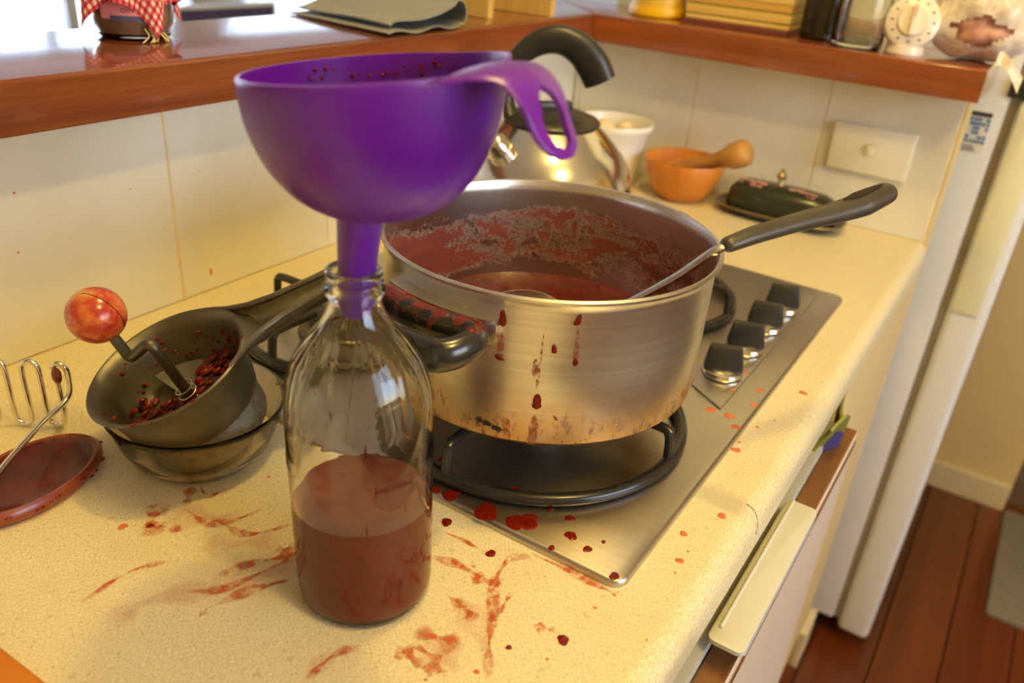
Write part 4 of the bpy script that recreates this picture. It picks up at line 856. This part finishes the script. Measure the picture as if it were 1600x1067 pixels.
lid = part('lid', stack([(ell(BCX, BCY, 0.035, 0.083), 0.008), (ell(BCX, BCY, 0.035, 0.083), 0.026), (ell(BCX, BCY, 0.0335, 0.081), 0.036), (ell(BCX, BCY, 0.029, 0.076), 0.044), (ell(BCX, BCY, 0.021, 0.066), 0.0495), (ell(BCX, BCY, 0.010, 0.050), 0.052)]), M['dark_ceramic'], bd, angle=60)
part('lid_knob', merge(lathe([(0, 0.051), (0.006, 0.051), (0.004, 0.055), (0.003, 0.060), (0.0065, 0.063), (0.0075, 0.067), (0.005, 0.071), (0.0025, 0.073), (0.003, 0.076), (0, 0.078)], (BCX, BCY + 0.008, 0), 16)), M['gold'], lid)
for cx, cy, s in ((-0.014, 0.038, 1.2), (-0.012, -0.022, 1.1), (-0.015, -0.044, 0.8), (-0.010, 0.060, 0.7)):
    fz = 0.0520
    fl_ = [sphere((BCX + cx + 0.0045 * s * math.cos(a), BCY + cy + 0.0075 * s * math.sin(a), fz - 0.06 * (0.0) - 0.0035 * (math.cos(a) < -0.3)), 0.0048 * s, 10, 6, (0.8, 1.1, 0.32)) for a in np.linspace(0, 2 * PI, 5, endpoint=False)]
    part('painted_flower', merge(*fl_), M['pink_paint'], lid, label='pink flower on the dark lid')
part('painted_leaf', merge(*[sphere((BCX - 0.022, BCY + q, 0.044), 0.004, 10, 6, (0.7, 1.5, 0.4)) for q in (0.004, 0.016, -0.006)]), M['gold'], lid)

sw_ = thing('light_switch', 'ivory wall switch plate with a single small rocker on the tiled back wall', 'switch', (XB, 0.1155, 0.117))
part('plate', box(XB - 0.009, XB - 0.0003, 0.0575, 0.1735, 0.082, 0.152, 0.003, 2), M['switch'], sw_)
rk = part('rocker', box(XB - 0.0125, XB - 0.008, 0.1085, 0.1215, 0.1105, 0.1265, 0.0012, 2), M['switch'], sw_)
part('rocker_slot', box(XB - 0.0094, XB - 0.0088, 0.1078, 0.1222, 0.1098, 0.1272), M['slot'], sw_, smooth=False)

# ------------------------------------------------------------------ fridge
fr = thing('fridge', 'tall white fridge standing behind the end of the tiled wall', 'fridge', (1.8, 0.3, FL))
part('body', box(1.45, 2.10, -0.036, 0.62, -0.84, 0.82, 0.006), M['fridge'], fr)
part('gasket', merge(box(1.456, 2.09, -0.048, -0.036, -0.835, 0.205), box(1.456, 2.09, -0.048, -0.036, 0.232, 0.81)), M['gasket'], fr, smooth=False, label='grey rubber door seal')
part('door', box(1.450, 2.10, -0.108, -0.047, -0.86, 0.207, 0.012, 3), M['fridge'], fr)
part('freezer_door', box(1.450, 2.10, -0.108, -0.047, 0.231, 0.82, 0.012, 3), M['fridge_cream'], fr)
part('hinge', merge(box(1.444, 1.50, -0.060, -0.030, 0.206, 0.232, 0.002), box(1.447, 1.60, -0.100, -0.055, 0.212, 0.227, 0.002)), M['black_plastic'], fr, label='dark hinge between the doors')
part('door_trim', box(1.446, 1.452, -0.094, -0.052, -0.135, 0.200, 0.0025), M['fridge_cream'], fr, label='cream strip on the door edge')
part('foot', merge(*[lathe([(0, 0), (0.018, 0), (0.018, 0.012), (0.010, 0.016), (0.010, 0.062), (0, 0.062)], (a, b, FL), 16) for a in (1.50, 2.05) for b in (0.0, 0.57)]), M['black_plastic'], fr)
stk = part('rating_sticker', box(1.4488, 1.4499, -0.0215, 0.016, 0.118, 0.180), M['sticker'], fr, smooth=False)
part('print', merge(*[box(1.4480, 1.4487, -0.0205 + 0.0058 * i, -0.0205 + 0.0058 * i + random.uniform(0.003, 0.0055), 0.133 + 0.0065 * j, 0.133 + 0.0065 * j + 0.0048) for i in range(6) for j in range(6) if random.random() < 0.8]), M['sticker_blue'], stk, smooth=False)
part('dark_print', merge(box(1.4480, 1.4487, -0.0205, 0.008, 0.1725, 0.179), *[box(1.4480, 1.4487, -0.012 + 0.002 * k, 0.012 - 0.003 * (k % 2), 0.121 + 0.0032 * k, 0.1222 + 0.0032 * k) for k in range(3)]), M['ink'], stk, smooth=False, kind='stuff')
solo('floor_mat', prism(rrect(1.745, 2.19, -0.85, -0.309, 0.01), FL, FL + 0.010, 0.003), M['rug'], 'grey floor mat on the timber boards at the right edge', 'mat', (1.97, -0.6, FL))

# ------------------------------------------------------------------ things on the bar tops
jx, jy = 0.530, 0.690
jar = thing('gift_jar', 'glass jar of preserve with a red gingham cloth cover on the bar top', 'jar', (jx, jy, ZT))
part('glass', lathe([(0, 0), (0.030, 0), (0.0335, 0.003), (0.0368, 0.014), (0.0380, 0.026), (0.0380, 0.062), (0.034, 0.070), (0.031, 0.078), (0.0295, 0.078), (0.0325, 0.069), (0.0362, 0.061), (0.0362, 0.026), (0.0345, 0.015), (0.031, 0.006), (0, 0.005)], (jx, jy, ZT), 56), M['jarglass'], jar)
part('preserve', lathe([(0, 0.0053), (0.0308, 0.0063), (0.0342, 0.015), (0.0359, 0.026), (0.0359, 0.060), (0, 0.060)], (jx, jy, ZT), 40), M['jar_content'], jar)
fa = math.atan2(-0.0906 - jy, 0 - jx) - 0.05
def lab(u, v, r=0.0384, z0=0.020, z1=0.052, wdt=1.5): a = fa + (u - 0.5) * wdt; return (jx + r * math.cos(a), jy + r * math.sin(a), ZT + z0 + (z1 - z0) * v)
lb = part('paper_label', grid(lab, 16, 3, 0.0003), M['label_pink'], jar)
part('label_band', grid(lambda u, v: lab(u, v, 0.0386, 0.019, 0.0235, 1.0), 16, 3, 0.0002), M['navy'], lb)
fc = bpy.data.curves.new('t', 'FONT'); fc.body = 'olive'; fc.size = 0.009; fc.align_x = 'CENTER'; fc.extrude = 0.0002
to = bpy.data.objects.new('t', fc); COL.objects.link(to); bpy.context.view_layer.update()
tm = to.to_mesh(); TVs = [tuple(v.co) for v in tm.vertices]; TFs = [tuple(p.vertices) for p in tm.polygons]; to.to_mesh_clear(); bpy.data.objects.remove(to)
part('lettering', ([(jx + 0.0388 * math.cos(fa + x / 0.0386), jy + 0.0388 * math.sin(fa + x / 0.0386), ZT + 0.0262 + y) for x, y, z in TVs], TFs), M['label_ink'], lb, fix=False, smooth=False)
def cloth(u, v): # square cloth laid over the lid, corners hanging down
    X, Y = (u - 0.5) * 0.164, (v - 0.5) * 0.164; r = math.hypot(X, Y); a = math.atan2(Y, X)
    if r < 0.034: rr, z = r, 0.0805
    else:
        s = r - 0.034; drop = min(s, 0.095); wv = 0.0055 * math.sin(8 * a + 1.0) * min(1, s / 0.02); rr = 0.0345 + 0.0045 * min(1, s / 0.008) + wv * (0.4 + s * 8) + 0.05 * s; z = 0.0805 - drop * 0.93
    al = a + 0.60; return (jx + rr * math.cos(al) * 1.05, jy + rr * math.sin(al) * 1.05, ZT + max(z, 0.0015))
nu = 49
cl = part('cloth_cover', grid(cloth, nu, nu), M['gingham'], jar, fix=False, angle=80)
uv = cl.data.uv_layers.new(name='UVMap')
for l in cl.data.loops: uv.data[l.index].uv = (l.vertex_index // nu / (nu - 1), l.vertex_index % nu / (nu - 1))
part('lid', lathe([(0, 0.079), (0.033, 0.079), (0.034, 0.077), (0.034, 0.068), (0.0325, 0.068), (0.0325, 0.0782), (0, 0.0782)], (jx, jy, ZT), 32), M['gold'], jar)
ths = []
for k in range(9):
    a = fa + 0.50 + random.uniform(-0.25, 0.25); r0 = 0.0415; dz = random.uniform(0.006, 0.014)
    ths.append(tube(cr([(jx + r0 * math.cos(a), jy + r0 * math.sin(a), ZT + dz), (jx + (r0 + .003) * math.cos(a + .05), jy + (r0 + .003) * math.sin(a + .05), ZT + dz * 0.5), (jx + (r0 + .006) * math.cos(a + random.uniform(-.2, .2)), jy + (r0 + .006) * math.sin(a), ZT + 0.0012)], 4), 0.0006, 5))
part('loose_threads', merge(*ths), M['thread'], jar, kind='stuff')

tw = thing('tea_towel', 'grey folded cloth with pale printed stripes at the edge of the bar top', 'cloth', (0.85, 0.65, ZT))
A, B, Cc, D = np.array([0.792, 0.750]), np.array([0.757, 0.558]), np.array([0.905, 0.562]), np.array([0.985, 0.750])
def tw_path(s): # s 0..1 along the folded profile: bottom layer, loop, top layer -> (fraction left-right, height)
    if s < 0.42: return s / 0.42 * 0.93, 0.0018
    if s < 0.60:
        a = -PI / 2 + PI * (s - 0.42) / 0.18; return 0.93 + 0.11 * math.cos(a), 0.0180 + 0.0162 * math.sin(a)
    t = (s - 0.60) / 0.40; return 0.93 - 0.86 * t, 0.0342 - 0.026 * t ** 0.7
def towel(u, v):
    f, h = tw_path(u); p = (B + (Cc - B) * f) * (1 - v) + (A + (D - A) * f) * v
    h2 = h + 0.0022 * math.sin(11 * f + 4 * v) * (h > 0.004) + (0.0014 * (1 + math.sin(13 * f)) if h < 0.004 else 0) * (1 - v) * 1.6
    if u > 0.6: p = p + np.array([0.0, 0.012 * math.sin(7 * f) * (1 - v)])
    return (p[0], p[1], ZT + max(h2, 0.0016) + 0.0006)
part('folded_cloth', grid(towel, 70, 18, 0.0016), M['towel'], tw, angle=80)
for k, (f0, v0) in enumerate([(0.30, 0.30), (0.36, 0.30), (0.42, 0.28)]):
    u0 = 0.60 + 0.40 * (0.93 - f0) / 0.86
    part('printed_stripe', warp(grid(lambda u, v: towel(u0 + 0.010 * u, v0 + 0.5 * v), 4, 12), lambda x, y, z: (x, y, z + 0.0012)), M['towel_print'], tw, fix=False)

wbx = thing('wooden_box', 'open pale pine box on the bar top near the corner', 'box', (1.09, 0.67, ZT))
part('side_panel', box(1.016, 1.028, 0.600, 0.75, ZT, ZT + 0.12, 0.001, 1), M['pale_wood'], wbx)
part('side_panel', box(1.128, 1.140, 0.566, 0.75, ZT, ZT + 0.12, 0.001, 1), M['pale_wood'], wbx)
part('back_panel', box(1.028, 1.128, 0.738, 0.75, ZT, ZT + 0.12, 0.001, 1), M['tan_wood'], wbx)

yt = thing('yellow_tub', 'yellow plastic tub on the back shelf next to the striped bamboo stack', 'tub', (1.335, 0.487, ZT))
part('base', lathe([(0, 0), (0.042, 0), (0.046, 0.003), (0.047, 0.010), (0.045, 0.016), (0, 0.016)], (1.343, 0.492, ZT), 48), M['yellow'], yt)
part('container', lathe([(0.0435, 0.0162), (0.0435, 0.11), (0.042, 0.114), (0, 0.114), (0, 0.0162)], (1.343, 0.492, ZT), 48), M['yellow_pale'], yt)
st = thing('bamboo_board_stack', 'stack of striped bamboo boards with green lines on the back shelf', 'boards', (1.35, 0.35, ZT))
zz = ZT
for k, (h, mk) in enumerate([(0.008, 'stripe_maroon'), (0.0065, 'stripe_yellow'), (0.0020, 'stripe_green'), (0.0125, 'stripe_yellow'), (0.0020, 'stripe_green'), (0.0115, 'stripe_tan'), (0.0100, 'stripe_yellow'), (0.0110, 'stripe_tan'), (0.0020, 'stripe_green'), (0.012, 'stripe_yellow'), (0.012, 'stripe_tan')]):
    ins_ = 0.0005 * (k % 3)
    part('layer', box(1.312 + ins_ - (0.010 if k == 0 else 0), 1.425, 0.268 + ins_, 0.432 - ins_, zz, zz + h - 0.0003, 0.0008, 1), M[mk], st); zz += h
dj = thing('dark_jar', 'dark brown glass jar on the back shelf between striped boards and clear jar', 'jar', (1.335, 0.228, ZT))
part('jar_body', lathe([(0, 0), (0.028, 0), (0.031, 0.003), (0.0315, 0.10), (0.027, 0.112), (0, 0.112)], (1.345, 0.229, ZT), 40), M['dark_jar'], dj)
part('jar_lid', lathe([(0, 0.1122), (0.029, 0.1122), (0.029, 0.13), (0, 0.131)], (1.345, 0.229, ZT), 32), M['black_plastic'], dj)
gj = thing('glass_jar', 'clear glass jar on the back shelf beside the white timer', 'jar', (1.30, 0.164, ZT))
part('glass', lathe([(0, 0), (0.030, 0), (0.0335, 0.004), (0.034, 0.010), (0.034, 0.12), (0.030, 0.128), (0.0285, 0.128), (0.0318, 0.119), (0.0318, 0.012), (0.029, 0.007), (0, 0.006)], (1.296, 0.166, ZT), 48), M['jarglass'], gj)
part('jar_lid', lathe([(0, 0.1283), (0.031, 0.1283), (0.031, 0.142), (0, 0.143)], (1.296, 0.166, ZT), 32), M['steel'], gj)

tcx, tcy = 1.300, 0.1035
tim = thing('kitchen_timer', 'white round kitchen timer with black tick marks and a red pointer line', 'timer', (tcx, tcy, ZT))
part('foot', lathe([(0, 0), (0.024, 0), (0.0255, 0.003), (0.024, 0.012), (0.020, 0.016), (0, 0.016)], (tcx, tcy, ZT), 40), M['timer_white'], tim)
fd = Vector((-1, -0.24, 0.24)).normalized(); rotm = fd.to_track_quat('Z', 'Y').to_matrix().to_4x4()
TC = Vector((tcx, tcy, ZT + 0.0405)); TM = Matrix.Translation(TC) @ rotm
part('case', mv(lathe([(0, -0.026), (0.024, -0.022), (0.0345, -0.008), (0.0360, 0.004), (0.0335, 0.013), (0.026, 0.0175), (0, 0.0185)], (0, 0, 0), 56), TM), M['timer_white'], tim)
dl = part('dial', mv(merge(lathe([(0.0, 0.0185), (0.0195, 0.0178), (0.0195, 0.0205), (0.018, 0.0220), (0, 0.0225)], (0, 0, 0), 40), box(-0.0035, 0.0035, -0.019, 0.019, 0.021, 0.0295, 0.002)), TM), M['timer_white'], tim)
part('pointer_line', mv(box(-0.0007, 0.0007, 0.004, 0.0185, 0.0290, 0.0300), TM), M['red_mark'], dl, smooth=False)
for k in range(12):
    a = 2 * PI * k / 12; part('tick_mark', mv(box(-0.0016, 0.0016, -0.0011, 0.0011, 0.0, 0.0008), TM @ Matrix.Translation((0.0262 * math.sin(a), 0.0262 * math.cos(a), 0.0168))), M['ink'], tim, smooth=False)
bg_ = thing('plastic_bag', 'crumpled white plastic bag of pinkish food at the end of the back shelf', 'bag', (1.32, 0.02, ZT))
def noise3(x, y, z): return math.sin(71 * x + 33 * z + 1) * math.sin(64 * y - 41 * z) + 0.6 * math.sin(140 * z + 90 * x) * math.sin(120 * y + 2) + 0.4 * math.sin(230 * x - 170 * y + 60 * z)
V, F = sphere((0, 0, 0), 1.0, 72, 44)
bv = []
for x, y, z in V:
    sx, sy, sz = 0.052, 0.068, 0.052
    p = np.array([x * sx, y * sy, z * sz]); k = 1 + 0.055 * noise3(*p)
    k *= 1 - 0.17 * math.exp(-((y + 0.1) ** 2 * 2.2 + (z + 0.10) ** 2 * 10)) * (x < 0)
    p = p * k; bv.append((1.340 + p[0], 0.020 + p[1], ZT + max(0.0515 + p[2], 0.0004)))
F = [f for f in F if not (lambda x, y, z: x < 0 and ((y + 0.05) / 0.55) ** 2 + ((z + 0.22) / 0.36) ** 2 < 1 + 0.22 * math.sin(9 * y + 2) + 0.18 * math.sin(14 * z + 6 * y))(*np.mean([V[i] for i in f], axis=0))]
part('film', (bv, F), M['bag'], bg_, angle=60, fix=False)
part('food', warp(sphere((1.3420, 0.018, ZT + 0.041), 1.0, 48, 30, (0.0450, 0.0540, 0.0330)), lambda x, y, z: (x + 0.0022 * math.sin(230 * z + 60 * y) + 0.0015 * math.sin(160 * y), y, z + 0.002 * math.sin(90 * y))), M['meat'], bg_)
def flap(u, v): return (1.272 + 0.02 * u + 0.004 * math.sin(9 * v), -0.012 - 0.035 * v, ZT + 0.004 + 0.014 * u - 0.026 * v * v + 0.003 * math.sin(8 * u + 5 * v))
part('bag_neck', grid(flap, 10, 12, 0.0006), M['bag'], bg_)

for o_ in list(bpy.data.objects):
    if o_.type == 'MESH': o_.data.name = o_.name.split('.')[0]
